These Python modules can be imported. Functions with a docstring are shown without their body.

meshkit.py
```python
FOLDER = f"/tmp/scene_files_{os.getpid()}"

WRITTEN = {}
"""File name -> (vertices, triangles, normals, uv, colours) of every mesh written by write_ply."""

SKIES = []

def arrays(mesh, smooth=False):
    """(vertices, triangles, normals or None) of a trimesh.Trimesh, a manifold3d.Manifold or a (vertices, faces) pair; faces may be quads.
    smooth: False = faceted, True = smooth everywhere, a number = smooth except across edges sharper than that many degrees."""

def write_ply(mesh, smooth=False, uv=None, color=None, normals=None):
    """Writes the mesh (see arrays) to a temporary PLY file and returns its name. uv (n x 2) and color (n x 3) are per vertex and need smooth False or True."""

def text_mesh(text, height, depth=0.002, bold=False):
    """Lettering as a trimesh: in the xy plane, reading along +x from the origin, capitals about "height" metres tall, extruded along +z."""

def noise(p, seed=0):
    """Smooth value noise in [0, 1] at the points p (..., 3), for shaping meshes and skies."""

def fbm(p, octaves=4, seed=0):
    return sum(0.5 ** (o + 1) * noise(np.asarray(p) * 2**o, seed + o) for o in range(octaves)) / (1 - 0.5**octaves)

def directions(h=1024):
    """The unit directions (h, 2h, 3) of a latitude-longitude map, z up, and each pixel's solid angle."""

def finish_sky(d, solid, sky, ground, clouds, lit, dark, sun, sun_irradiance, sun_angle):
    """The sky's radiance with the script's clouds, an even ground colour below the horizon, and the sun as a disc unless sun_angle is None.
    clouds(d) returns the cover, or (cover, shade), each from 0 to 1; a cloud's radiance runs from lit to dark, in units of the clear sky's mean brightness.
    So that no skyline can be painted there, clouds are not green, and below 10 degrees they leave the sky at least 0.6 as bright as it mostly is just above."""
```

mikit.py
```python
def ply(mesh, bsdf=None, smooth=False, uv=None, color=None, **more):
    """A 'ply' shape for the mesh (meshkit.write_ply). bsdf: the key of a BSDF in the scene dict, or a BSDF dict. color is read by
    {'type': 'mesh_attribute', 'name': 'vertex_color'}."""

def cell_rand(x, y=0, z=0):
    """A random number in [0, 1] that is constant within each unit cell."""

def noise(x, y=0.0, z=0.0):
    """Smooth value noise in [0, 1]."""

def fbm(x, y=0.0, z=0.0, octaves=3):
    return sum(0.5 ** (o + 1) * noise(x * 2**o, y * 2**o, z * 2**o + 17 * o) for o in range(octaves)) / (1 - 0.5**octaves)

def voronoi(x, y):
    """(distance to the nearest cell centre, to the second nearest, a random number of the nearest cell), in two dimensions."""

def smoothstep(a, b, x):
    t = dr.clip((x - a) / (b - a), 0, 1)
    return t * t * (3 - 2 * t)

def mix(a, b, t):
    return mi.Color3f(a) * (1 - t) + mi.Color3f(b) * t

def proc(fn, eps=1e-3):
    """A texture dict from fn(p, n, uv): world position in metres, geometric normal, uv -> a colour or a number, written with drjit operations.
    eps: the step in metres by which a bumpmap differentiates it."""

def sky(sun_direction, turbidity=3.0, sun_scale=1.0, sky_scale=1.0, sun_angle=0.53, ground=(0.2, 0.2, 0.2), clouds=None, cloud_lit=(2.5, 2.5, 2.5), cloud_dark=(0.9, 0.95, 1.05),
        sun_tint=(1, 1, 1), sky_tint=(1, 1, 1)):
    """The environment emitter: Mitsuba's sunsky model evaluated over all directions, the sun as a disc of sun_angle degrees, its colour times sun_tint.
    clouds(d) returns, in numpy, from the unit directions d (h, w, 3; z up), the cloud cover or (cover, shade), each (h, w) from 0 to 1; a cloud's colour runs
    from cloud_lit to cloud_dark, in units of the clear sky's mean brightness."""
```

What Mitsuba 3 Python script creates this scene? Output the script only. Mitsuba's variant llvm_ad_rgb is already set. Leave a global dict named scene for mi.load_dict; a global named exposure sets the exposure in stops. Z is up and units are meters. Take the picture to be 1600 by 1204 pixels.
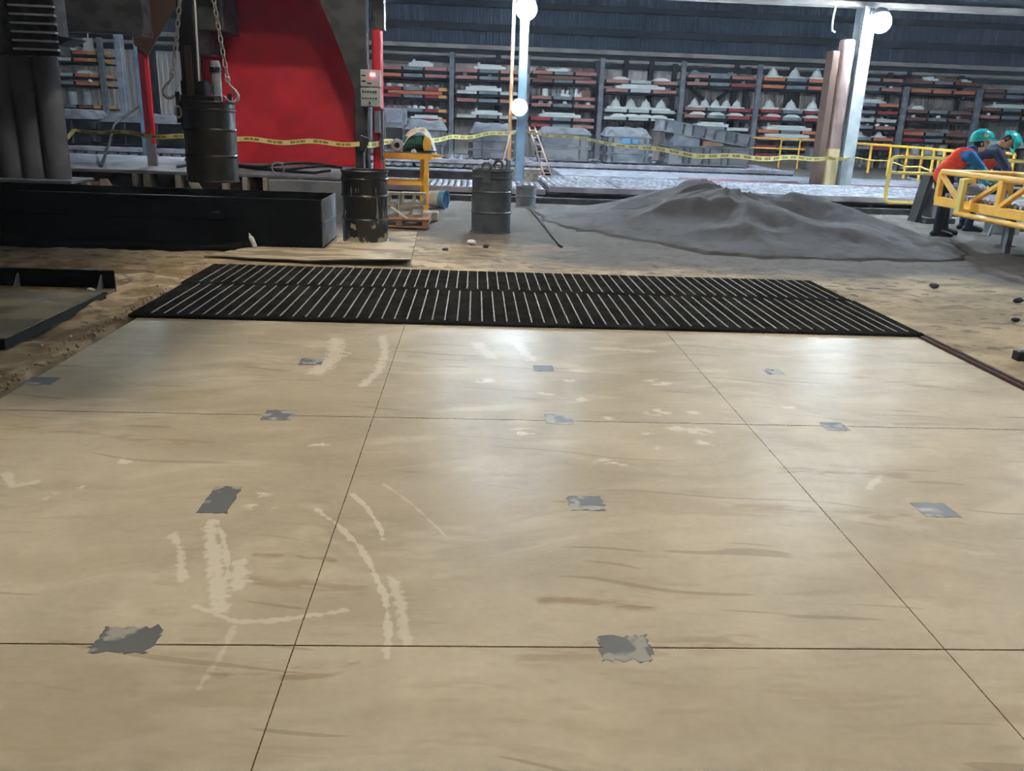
import math
import numpy as np
import trimesh
import manifold3d as m3
from shapely.geometry import Polygon
import drjit as dr
import mitsuba as mi
import mikit
from mikit import proc, noise, fbm, smoothstep, mix
import meshkit

T = mi.ScalarTransform4f
scene, labels = {'type': 'scene'}, {}

# ------------------------------------------------------------------ camera
CAM_H, F_PX = 1.58, 1308.46
_p, _r, _y = 0.308121, -0.0371751, 0.0513587          # pitch down, roll, yaw
_fwd = np.array([math.sin(_y) * math.cos(_p), math.cos(_y) * math.cos(_p), -math.sin(_p)])
_right = np.array([math.cos(_y), -math.sin(_y), 0.0])
_down = np.cross(_fwd, _right)
_r2 = math.cos(_r) * _right + math.sin(_r) * _down
_d2 = -math.sin(_r) * _right + math.cos(_r) * _down
_m = np.eye(4)
_m[:3, 0], _m[:3, 1], _m[:3, 2], _m[:3, 3] = -_r2, -_d2, _fwd, [0, 0, CAM_H]
scene['camera'] = {'type': 'perspective', 'fov_axis': 'x', 'fov': math.degrees(2 * math.atan(800 / F_PX)),
                   'to_world': T(_m), 'near_clip': 0.05, 'far_clip': 200.0}
exposure = 2.42
# fine foundry dust in the air of the hall
scene['dust_air'] = {'type': 'homogeneous', 'sigma_t': {'type': 'rgb', 'value': [.0015, .0018, .0021]}, 'albedo': {'type': 'rgb', 'value': [.93, .94, .95]}, 'phase': {'type': 'hg', 'g': .88}}
scene['camera']['medium'] = {'type': 'ref', 'id': 'dust_air'}

# ------------------------------------------------------------------ light
FLOOD = (225.0, 270.0, 300.0)        # radiance of the white-blue flood lamps on the columns
BAY_WARM = (15.4, 13.7, 11.0)        # high-bay lamps over the casting floor
BAY_COOL = (38.0, 44.0, 50.0)        # high-bay lamps over the rack aisle
AMBIENT = (0.010, 0.012, 0.015)
scene['sky'] = {'type': 'constant', 'radiance': {'type': 'rgb', 'value': list(AMBIENT)}}


# ------------------------------------------------------------------ materials
def C(r, g, b):
    c = np.array([r, g, b], float) / 255.0
    return np.where(c < 0.04045, c / 12.92, ((c + 0.055) / 1.055) ** 2.4)


def L3(r, g, b):
    return [float(x) for x in C(r, g, b)]


def mat(name, base, rough=0.6, spec=0.4, metallic=0.0, **k):
    d = {'type': 'principled', 'roughness': float(rough), 'specular': float(spec), 'metallic': float(metallic)}
    d['base_color'] = base if isinstance(base, dict) else {'type': 'rgb', 'value': [float(x) for x in base]}
    d.update(k)
    scene[name] = {'type': 'twosided', 'bsdf': d}
    return name


def mottle(c1, c2, fx, fy=None, fz=None, lo=0.35, hi=0.65, octs=3):
    c1, c2 = [float(x) for x in c1], [float(x) for x in c2]
    fy, fz = fy or fx, fz or fx

    def fn(p, n, uv):
        return mix(c1, c2, smoothstep(lo, hi, fbm(p.x * fx + 31, p.y * fy + 17, p.z * fz + 5, octs)))
    return proc(fn)


# worn concrete: sweeping smears, pale scuffs and rust streaks where the floor has them
SCUFF = [  # (half width, strength, points)
    (.012, .8, [(-.63, 3.2), (-.52, 3.06), (-.42, 2.9), (-.34, 2.71), (-.28, 2.54), (-.25, 2.37), (-.24, 2.2)]),
    (.009, .8, [(-.5, 3.35), (-.42, 3.21), (-.36, 3.07), (-.33, 2.95)]),
    (.006, .5, [(-.38, 3.46), (-.25, 3.28), (-.08, 2.97)]),
    (.020, .7, [(-.27, 2.66), (-.22, 2.49), (-.2, 2.34), (-.18, 2.27)]),
    (.030, .9, [(-1.03, 3.07), (-.95, 2.84), (-.88, 2.66), (-.81, 2.46)]),
    (.012, .8, [(-1.0, 3.07), (-.92, 2.89), (-.84, 2.65)]),
    (.018, .8, [(-1.14, 2.96), (-1.07, 2.84), (-1.0, 2.64)]),
    (.032, .9, [(-.83, 2.75), (-.79, 2.6)]),
    (.012, .7, [(-.9, 2.47), (-.74, 2.38), (-.62, 2.39), (-.4, 2.45)]),
    (.010, .45, [(-.74, 2.35), (-.74, 2.18), (-.76, 2.05)]),
    (.060, .75, [(-.99, 5.97), (-.92, 5.55), (-.98, 5.15)]),
    (.030, .8, [(-.67, 6.1), (-.6, 5.66), (-.6, 5.2), (-.66, 4.9)]),
    (.020, .6, [(-2.05, 3.51), (-1.96, 3.38), (-1.88, 3.43)]),
    (.016, .6, [(1.86, 3.5), (2.0, 3.66)]),
    (.050, .6, [(.04, 5.95), (.14, 5.6)]), (.04, .5, [(.9, 5.9), (1.3, 5.86)]),
    (.045, .6, [(.33, 5.98), (.42, 5.55)]),
]
RUST = [
    (.022, .55, [(.27, 2.53), (.47, 2.51), (.64, 2.48)]), (.022, .5, [(-.79, 2.82), (-.67, 2.81), (-.5, 2.78)]),
    (.040, .4, [(-.75, 2.62), (-.38, 2.58)]), (.012, .5, [(-.74, 2.11), (-.52, 2.12), (-.32, 2.17)]),
    (.035, .4, [(1.51, 3.69), (1.76, 3.68), (2.1, 3.66)]), (.010, .4, [(-.53, 2.1), (-.37, 2.12)]),
    (.03, .4, [(2.43, 4.39), (2.85, 4.43)]), (.022, .5, [(.26, 4.73), (.45, 4.67)]), (.05, .35, [(2.6, 5.3), (3.3, 5.0)]),
    (.04, .35, [(-2.4, 4.1), (-1.3, 3.9)]), (.05, .3, [(.2, 2.2), (.9, 2.3)]), (.05, .3, [(1.2, 3.3), (1.9, 3.2)]),
]
BLOT = [(1.2, 5.09, .07), (.48, 4.82, .06), (.63, 4.72, .06), (.63, 5.09, .03), (.73, 5.33, .05), (.28, 4.15, .06), (1.13, 4.26, .05), (1.24, 4.22, .06),
        (1.25, 4.04, .05), (.95, 4.13, .05), (1.08, 4.51, .06), (.68, 3.76, .05), (.74, 3.72, .04), (1.05, 3.86, .03), (.99, 3.95, .03), (.76, 4.39, .03),
        (1.29, 4.52, .03), (.08, 5.05, .05), (-1.59, 3.67, .05), (-1.68, 3.42, .05), (-1.79, 3.29, .04), (-.92, 3.35, .05), (-.87, 3.24, .05),
        (-.74, 3.91, .04), (2.03, 4.61, .025), (1.5, 4.6, .05), (1.75, 4.75, .05), (1.9, 4.65, .03), (-.87, 5.58, .05), (-1.12, 5.4, .05)]


def _seg(px, py, a, b):
    dx, dy = b[0] - a[0], b[1] - a[1]
    t = dr.clip(((px - a[0]) * dx + (py - a[1]) * dy) / (dx * dx + dy * dy), 0, 1)
    return dr.sqrt(dr.square(px - a[0] - t * dx) + dr.square(py - a[1] - t * dy))


def concrete_fn(p, n, uv):
    x, y = p.x, p.y
    big = fbm(x * .8 + 3, y * 1.1 + 9, 0, 3)
    warp = fbm(x * 1.3 + 40, y * 1.3 + 11, 2, 2)
    smear = fbm(x * 1.0 + warp * 1.2, y * 4.6 + x * .5 + warp * 2.2, 1, 4)
    smear2 = fbm(x * 2.6 + warp * 2, y * 9 - x * 1.5 + warp * 3, 7, 4)
    fine = fbm(x * 38, y * 60, 3, 3)
    c = mix(L3(168, 157, 136), L3(182, 172, 152), smoothstep(.3, .7, big))
    c = mix(c, L3(160, 147, 124), .38 * smoothstep(.50, .78, smear))
    c = mix(c, L3(190, 181, 162), .45 * smoothstep(.50, .78, smear2))
    c = mix(c, L3(150, 134, 108), .2 * smoothstep(.60, .80, fbm(x * 5 + warp * 3, y * 26 + warp * 5, 12, 3)))
    cloud = fbm(x * 3.1 + 8, y * 3.6 + 3, 21, 4)
    c = c * (.90 + .10 * fine + .11 * smoothstep(.3, .7, cloud))
    w = (fbm(x * 14, y * 14, 5, 3) - .5) * .06
    edge = noise(x * 60, y * 60, 1)
    pale = mi.Float(0)
    chip = fbm(x * 15 + 2, y * 24 + 4, 8, 4)
    for h, s, pts in SCUFF:
        d = mi.Float(9)
        for a, b in zip(pts[:-1], pts[1:]):
            d = dr.minimum(d, _seg(x, y, a, b))
        pale = dr.maximum(pale, s * smoothstep(h * 1.25, h * .5, d + w * .35 + (edge - .5) * h * 1.1))
    for bx_, by_, r in BLOT:
        d = dr.sqrt(dr.square((x - bx_) * .75) + dr.square(y - by_))
        pale = dr.maximum(pale, .95 * smoothstep(r * 1.5, r * .5, d) * smoothstep(.475, .52, chip - d / r * .10))
    c = mix(c, L3(208, 201, 186), pale * .75)
    rust = mi.Float(0)
    for h, s, pts in RUST:
        d = mi.Float(9)
        for a, b in zip(pts[:-1], pts[1:]):
            d = dr.minimum(d, _seg(x, y, a, b))
        rust = dr.maximum(rust, s * smoothstep(h * 1.6, 0, d + w * .8) * smoothstep(.35, .6, fbm(x * 9, y * 40, 2, 3)))
    c = mix(c, L3(132, 100, 66), rust)
    # thin hairline scratches
    a1 = fbm(x * 1.6 + y * .4, y * 24 + x * 3 + warp * 5, 9, 2)
    c = mix(c, L3(120, 102, 76), .35 * smoothstep(.79, .84, a1))
    return c


def dirt_fn(p, n, uv):
    x, y = p.x, p.y
    w = fbm(x * .9, y * .9, 1, 4)
    d = dr.sqrt(dr.square((x - 4.2) / 4.6) + dr.square((y - 13.2) / 4.0))      # spilled grey casting sand around its heap
    grey = smoothstep(1.30, .80, d + (w - .5) * .9)
    back = smoothstep(10.2, 12.5, y + (w - .5) * 4)                             # grey dust of the moulding side
    c = mix(L3(166, 152, 128), L3(140, 127, 106), smoothstep(.35, .65, fbm(x * 1.7 + 9, y * 3.2, 4, 4)))
    blot = smoothstep(.55, .70, fbm(x * 4.2 + 3, y * 8.5 + 8, 6, 4)) * smoothstep(7.6, 8.6, y + dr.maximum(x - 3.4, 0) * .9)
    c = mix(c, L3(108, 98, 86), .6 * blot)
    c = mix(c, L3(82, 80, 79), .93 * dr.maximum(grey, back))
    left = smoothstep(-2.5, -2.8, x + (w - .5) * .5) * smoothstep(9.6, 8.6, y)   # crumbled ground beside the slab
    c = mix(c, mix(L3(128, 108, 80), L3(168, 148, 118), smoothstep(.35, .65, fbm(x * 4, y * 5, 2, 4))), left * .9)
    c = mix(c, L3(96, 76, 54), .6 * left * smoothstep(.58, .70, fbm(x * 6 + 7, y * 3, 3, 4)))
    pit = smoothstep(.66, .74, fbm(x * 7, y * 11, 14, 3))                        # damp spots and trodden clods
    c = mix(c, L3(74, 66, 56), .55 * pit)
    return c * (.80 + .34 * fbm(x * 24, y * 34, 0, 4))


mat('m_concrete', proc(concrete_fn), .385, .04)
mat('m_dirt', proc(dirt_fn), .9, .15)
mat('m_joint', L3(92, 68, 44), .95, .02)
mat('m_patch', mottle(C(98, 99, 100), C(150, 146, 138), 20, lo=.5, hi=.68), .55, .2)
mat('m_patch_pale', mottle(C(106, 108, 112), C(158, 154, 146), 18, lo=.4, hi=.7), .5, .4)
mat('m_sand', mottle(C(94, 94, 97), C(86, 85, 87), 5, lo=.4, hi=.7, octs=4), .95, .1)
mat('m_flasksand', mottle(C(100, 103, 108), C(80, 83, 88), 6, lo=.4, hi=.65), .95, .1)
scene['m_rubber'] = {'type': 'twosided', 'bsdf': {'type': 'diffuse', 'reflectance': mottle([.012, .0115, .011], [.019, .018, .017], 9)}}
mat('m_rib', L3(120, 113, 105), .6, .2)
mat('m_blackpaint', mottle(C(20, 21, 22), C(28, 28, 28), 5), .32, .7)


def drum_fn(p, n, uv):
    # dried sand slurry splashed up the foot of the drum, a few runs higher up
    f = fbm(p.x * 13, p.y * 13, p.z * 9, 4)
    splash = smoothstep(.50, .58, f - smoothstep(.02, .30, p.z) * .30 + .06)
    runs = smoothstep(.70, .76, fbm(p.x * 26, p.y * 26, p.z * 3, 3))
    return mix(L3(22, 23, 24), L3(150, 142, 128), dr.maximum(splash * .9, runs * .55))


mat('m_drum_dusty', proc(drum_fn), .30, .7)
mat('m_darkdrum', mottle(C(58, 65, 73), C(72, 79, 87), 6), .33, .7)
mat('m_troughblack', mottle(C(11, 11, 11), C(17, 16, 15), 4), .6, .12)
mat('m_steel_dark', mottle(C(44, 46, 50), C(60, 62, 66), 5), .55, .4)
mat('m_steel_mid', mottle(C(104, 110, 120), C(126, 130, 138), 4), .55, .4)
mat('m_machine', mottle(C(98, 102, 112), C(114, 117, 127), 2.2), .6, .35)
mat('m_flask', mottle(C(86, 92, 100), C(122, 122, 126), 3, lo=.4, hi=.62), .6, .4)
mat('m_gusset', mottle(C(166, 160, 152), C(140, 134, 128), 5), .6, .3)
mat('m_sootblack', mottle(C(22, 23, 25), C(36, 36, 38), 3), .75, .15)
mat('m_flaskdark', mottle(C(46, 48, 52), C(66, 68, 72), 3), .6, .35)
mat('m_roller', mottle(C(138, 142, 150), C(104, 108, 116), 6), .5, .4)
mat('m_rollerfront', mottle(C(172, 174, 184), C(146, 140, 152), 3), .5, .4)
mat('m_red', mottle(C(208, 46, 58), C(190, 42, 54), 1.6), .5, .3)
mat('m_darkred', L3(120, 34, 44), .6, .35)
mat('m_rustdark', L3(44, 34, 26), .7, .2)
mat('m_brown', L3(70, 52, 44), .7, .3)
mat('m_rustpanel', mottle(C(96, 72, 58), C(60, 52, 48), 6), .8, .25)
mat('m_yellow', mottle(C(244, 192, 72), C(232, 178, 62), 5), .4, .45)
mat('m_paleyellow', L3(236, 212, 112), .45, .45)
mat('m_tape', L3(226, 216, 144), .45, .45)
mat('m_tapemark', L3(150, 134, 66), .5, .4)
mat('m_blue', mottle(C(98, 126, 150), C(110, 138, 160), 3), .5, .4)
mat('m_darkblue', L3(42, 72, 104), .55, .4)
mat('m_palegrey', mottle(C(176, 186, 190), C(160, 172, 178), 3), .5, .4)
mat('m_pipe', mottle(C(132, 110, 104), C(118, 99, 94), 2.5), .55, .4)
mat('m_pipebase', L3(196, 180, 136), .55, .4)
mat('m_drainpipe', L3(206, 158, 112), .6, .3)
mat('m_orange', L3(226, 152, 72), .5, .4)
mat('m_white', L3(236, 238, 238), .5, .4)
mat('m_offwhite', L3(214, 218, 220), .6, .35)
mat('m_cloth', mottle(C(226, 224, 208), C(206, 202, 184), 12), .85, .2)
mat('m_green', L3(34, 88, 74), .5, .4)
mat('m_chain', L3(168, 160, 154), .5, .5)
mat('m_hook', L3(168, 164, 166), .5, .5)
mat('m_ctrl', L3(150, 158, 160), .5, .4)
mat('m_ctrldark', L3(40, 44, 48), .5, .4)
mat('m_block', mottle(C(150, 146, 138), C(122, 118, 112), 14), .9, .15)
mat('m_wood', mottle(C(150, 112, 88), C(120, 92, 74), 4, 14, 20), .75, .25)
mat('m_sheet', mottle(C(158, 146, 126), C(124, 112, 94), 3, 8, 3, lo=.4, hi=.62, octs=4), .8, .2)
mat('m_plate', mottle(C(126, 112, 86), C(92, 82, 64), 3, lo=.4, hi=.65, octs=4), .75, .25)
mat('m_crumb', L3(178, 160, 132), .9, .1)
mat('m_black', L3(18, 18, 18), .5, .4)
mat('m_ladder', L3(190, 168, 160), .6, .3)
mat('m_bucketblue', L3(96, 150, 190), .45, .45)
mat('m_corr', mottle(C(182, 174, 172), C(206, 198, 194), 1.2, 1.2, .35, lo=.4, hi=.62), .65, .35)
mat('m_upper', mottle(C(66, 77, 93), C(74, 85, 101), .6), .75, .25)
mat('m_girder', L3(44, 48, 56), .7, .3)
mat('m_rail', mottle(C(170, 166, 162), C(146, 142, 140), 1.5), .6, .35)
mat('m_wallplain', L3(120, 112, 100), .85, .2)
mat('m_deckpink', mottle(C(150, 112, 124), C(130, 110, 124), 2), .7, .3)
WOOD = {'or': mat('m_boardorange', mottle(C(214, 132, 98), C(190, 112, 84), 3, 3, 22), .65, .3),
        'rd': mat('m_boardred', mottle(C(164, 66, 70), C(150, 60, 64), 3, 3, 22), .65, .3),
        'pk': mat('m_boardpink', mottle(C(186, 138, 130), C(168, 116, 110), 3, 3, 22), .65, .3),
        'wh': mat('m_boardpale', mottle(C(206, 212, 210), C(186, 190, 190), 3, 3, 16), .65, .3),
        'br': mat('m_boardbrown', mottle(C(134, 96, 84), C(116, 84, 76), 3, 3, 22), .7, .3)}
mat('m_boardtip', L3(222, 172, 104), .65, .3)
mat('m_boardsteel', mottle(C(112, 122, 130), C(136, 144, 152), 5), .5, .4)
mat('m_pattern', L3(224, 232, 230), .5, .4)
mat('m_skin', L3(205, 150, 122), .55, .35)
mat('m_skinfair', L3(226, 186, 164), .55, .35)
mat('m_hair', L3(28, 22, 22), .7, .3)
mat('m_helmet', L3(14, 172, 172), .3, .5)
mat('m_vest', L3(236, 76, 44), .75, .25)
mat('m_shirtblue', L3(36, 104, 168), .8, .2)
mat('m_sleeve', L3(60, 170, 190), .8, .2)
mat('m_navy', L3(40, 48, 72), .85, .2)
mat('m_trouser', L3(26, 28, 36), .85, .2)
mat('m_glove', L3(70, 80, 98), .8, .2)
mat('m_boot', L3(20, 20, 22), .6, .3)
mat('m_lamphouse', L3(110, 116, 122), .5, .4, .3)
RED_LED = {'type': 'area', 'radiance': {'type': 'rgb', 'value': [9.0, .5, .9]}}


# ------------------------------------------------------------------ mesh helpers
def box(x0, x1, y0, y1, z0, z1, b=0.0):
    x0, x1 = min(x0, x1), max(x0, x1)
    y0, y1 = min(y0, y1), max(y0, y1)
    z0, z1 = min(z0, z1), max(z0, z1)
    if b <= 0:
        m = trimesh.creation.box(extents=(x1 - x0, y1 - y0, z1 - z0))
    else:
        h = np.array([x1 - x0, y1 - y0, z1 - z0]) / 2
        b = min(b, h.min() * .9)
        pts = []
        for s in np.ndindex(2, 2, 2):
            s = np.array(s) * 2 - 1
            for k in range(3):
                d = np.full(3, b)
                d[k] = 0
                pts.append(s * (h - d))
        m = trimesh.Trimesh(np.array(pts)).convex_hull
    m.apply_translation([(x0 + x1) / 2, (y0 + y1) / 2, (z0 + z1) / 2])
    return m


def cat(*ms):
    out = []
    for m in ms:
        out += list(m) if isinstance(m, (list, tuple)) else [m]
    return trimesh.util.concatenate(out)


def tube(pts, r, n=8, closed=False, caps=True):
    P = np.array(pts, float)
    rad = np.broadcast_to(np.asarray(r, float), (len(P),))
    k = len(P)
    tan = (np.roll(P, -1, 0) - np.roll(P, 1, 0)) if closed else np.gradient(P, axis=0)
    tan /= np.linalg.norm(tan, axis=1, keepdims=True) + 1e-12
    ref = np.array([0, 0, 1.0]) if abs(tan[0][2]) < .9 else np.array([1.0, 0, 0])
    u = np.cross(tan[0], ref)
    u /= np.linalg.norm(u)
    V = []
    a = np.arange(n) * 2 * np.pi / n
    for i in range(k):
        u = u - tan[i] * (u @ tan[i])
        u /= np.linalg.norm(u)
        w = np.cross(tan[i], u)
        V.append(P[i] + rad[i] * (np.cos(a)[:, None] * u + np.sin(a)[:, None] * w))
    V = np.vstack(V)
    Fs = []
    for i in range(k if closed else k - 1):
        j = (i + 1) % k
        for t in range(n):
            q = (i * n + t, i * n + (t + 1) % n, j * n + (t + 1) % n, j * n + t)
            Fs += [[q[0], q[1], q[2]], [q[0], q[2], q[3]]]
    if caps and not closed:
        V = np.vstack([V, P[0], P[-1]])
        c0, c1 = k * n, k * n + 1
        for t in range(n):
            Fs += [[c0, (t + 1) % n, t], [c1, (k - 1) * n + t, (k - 1) * n + (t + 1) % n]]
    m = trimesh.Trimesh(V, Fs, process=False)
    m.fix_normals() if False else None
    return m


def cyl(a, b, r, n=16, r2=None):
    return tube([a, b], [r, r if r2 is None else r2], n)


def lathe(profile, n=32, at=(0, 0, 0), axis=None):
    m = trimesh.creation.revolve(np.array(profile, float), sections=n)
    if m.volume < 0:
        m.invert()
    if axis is not None:
        m.apply_transform(trimesh.geometry.align_vectors([0, 0, 1], np.array(axis, float) / np.linalg.norm(axis)))
    m.apply_translation(at)
    return m


def prism(poly, h0, h1, plane='xy'):
    """poly points extruded along z (xy), along y (xz) or along x (yz)."""
    m = trimesh.creation.extrude_polygon(Polygon(poly), h1 - h0, engine='earcut')
    v = m.vertices.copy()
    v[:, 2] += h0
    if plane == 'xz':
        v = np.stack([v[:, 0], v[:, 2], v[:, 1]], 1)
    elif plane == 'yz':
        v = np.stack([v[:, 2], v[:, 0], v[:, 1]], 1)
    m = trimesh.Trimesh(v, m.faces, process=False)
    if m.volume < 0:
        m.invert()
    return m


def bar(a, b, w, h, up=(0, 0, 1)):
    """a rectangular bar from a to b, w wide and h high."""
    a, b = np.array(a, float), np.array(b, float)
    d = b - a
    ln = np.linalg.norm(d)
    d /= ln
    up = np.array(up, float)
    s = np.cross(d, up)
    if np.linalg.norm(s) < 1e-6:
        s = np.cross(d, [1, 0, 0])
    s /= np.linalg.norm(s)
    u = np.cross(s, d)
    m = trimesh.creation.box(extents=(ln, w, h))
    M = np.eye(4)
    M[:3, 0], M[:3, 1], M[:3, 2], M[:3, 3] = d, s, u, (a + b) / 2
    m.apply_transform(M)
    if m.volume < 0:
        m.invert()
    return m


def rot(m, ang, axis, at):
    m.apply_transform(trimesh.transformations.rotation_matrix(ang, axis, at))
    return m


def grid(X, Y, Z):
    ny, nx = Z.shape
    V = np.stack([X.ravel(), Y.ravel(), Z.ravel()], 1)
    i = np.arange(nx * ny).reshape(ny, nx)
    a, b, c, d = i[:-1, :-1].ravel(), i[:-1, 1:].ravel(), i[1:, 1:].ravel(), i[1:, :-1].ravel()
    return trimesh.Trimesh(V, np.vstack([np.stack([a, b, c], 1), np.stack([a, c, d], 1)]), process=False)


def hull(*joints):
    """manifold hull of spheres ((x,y,z), r)."""
    return m3.Manifold.batch_hull([m3.Manifold.sphere(r, 20).translate([float(q) for q in p]) for p, r in joints])


# ------------------------------------------------------------------ naming helpers
def numbered(k):
    if k not in scene and k not in labels:
        return k
    i = 1
    while f'{k}_{i:03d}' in scene or f'{k}_{i:03d}' in labels:
        i += 1
    return f'{k}_{i:03d}'


def thing(name, label, cat_, group=None, kind=None):
    k = numbered(name)
    labels[k] = {'label': label, 'category': cat_}
    if group:
        labels[k]['group'] = group
    if kind:
        labels[k]['kind'] = kind
    return k


def part(parent, name, mesh, m, smooth=30, label=None, **more):
    k = numbered(f'{parent}__{name}')
    scene[k] = mikit.ply(mesh, m, smooth, **more) if not isinstance(mesh, dict) else mesh
    if label:
        labels[k] = {'label': label}
    return k


def solid(name, mesh, m, label, cat_, smooth=30, group=None, kind=None):
    k = thing(name, label, cat_, group, kind)
    scene[k] = mikit.ply(mesh, m, smooth)
    return k


def struct(name, mesh, m, label=None, smooth=False):
    scene[name] = mikit.ply(mesh, m, smooth)
    labels[name] = {'kind': 'structure', **({'label': label} if label else {})}
    return name


rng = np.random.default_rng(7)

# ================================================================== THE HALL
# ground: packed dirt and concrete around the slab, lower under it and in the pit by the trough
xs = np.unique(np.concatenate([np.arange(-22, -7, 1.5), np.arange(-7, 9.01, .11), np.arange(9, 29, 1.5)]).round(3))
ys = np.unique(np.concatenate([np.arange(-9, 4, 1.0), np.arange(4, 17.2, .11), np.arange(17, 41, 1.5)]).round(3))
GX, GY = np.meshgrid(xs, ys)
P3 = np.stack([GX * 1.6, GY * 1.6, GX * 0], -1)
GZ = (meshkit.fbm(P3, 4, 3) - .5) * .05 + (meshkit.fbm(P3 * 5, 3, 9) - .5) * .03 - .012
rough = np.clip((-2.62 - GX) / .3, 0, 1) * np.clip((9.3 - GY) / .5, 0, 1)
GZ = GZ * (1 + 1.2 * rough)
flat = np.clip((GY - 16.2) / 1.0, 0, 1)
GZ = GZ * (1 - flat) - .01 * flat
under = (GX > -2.66) & (GX < 3.66) & (GY < 8.95)
GZ[under] = -.16
struct('ground', grid(GX, GY, GZ), 'm_dirt', 'dusty beige and grey ground of the foundry hall', True)

# casting floor: twelve concrete slabs with open joints, small dark filler patches
scene['floor'] = mikit.ply(box(-2.606, 3.621, -4.0, 8.89, -.16, -.0015), 'm_joint')
labels['floor'] = {'kind': 'structure', 'label': 'smooth beige concrete floor of large square slabs with dark filler patches'}
JX, JY = [-2.61, -.53, 1.545, 3.625], [-3.99, -1.91, .17, 2.255, 4.335, 6.488]
for i in range(3):
    for j in range(5):
        g, gj = .0021, .0034
        part('floor', 'slab', box(JX[i] + g, JX[i + 1] - g, JY[j] + gj, JY[j + 1] - gj, -.045, 0), 'm_concrete', False)
part('floor', 'slab', box(-2.61, 3.625, 6.49, 8.9, -.045, -.0005), 'm_concrete', False)


def ragged(cx, cy, w, h, seed, ang=0.0, rag=.012):
    r = np.random.default_rng(seed)
    pts = []
    for a, b in (((-1, -1), (1, -1)), ((1, -1), (1, 1)), ((1, 1), (-1, 1)), ((-1, 1), (-1, -1))):
        for t in np.arange(0, 1, .1):
            q = np.array(a) * (1 - t) + np.array(b) * t
            pts.append(q * [w / 2, h / 2] + r.normal(0, rag, 2))
    pts = np.array(pts)
    c, s = math.cos(ang), math.sin(ang)
    return Polygon(pts @ np.array([[c, s], [-s, c]]) + [cx, cy]).buffer(0)


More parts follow.
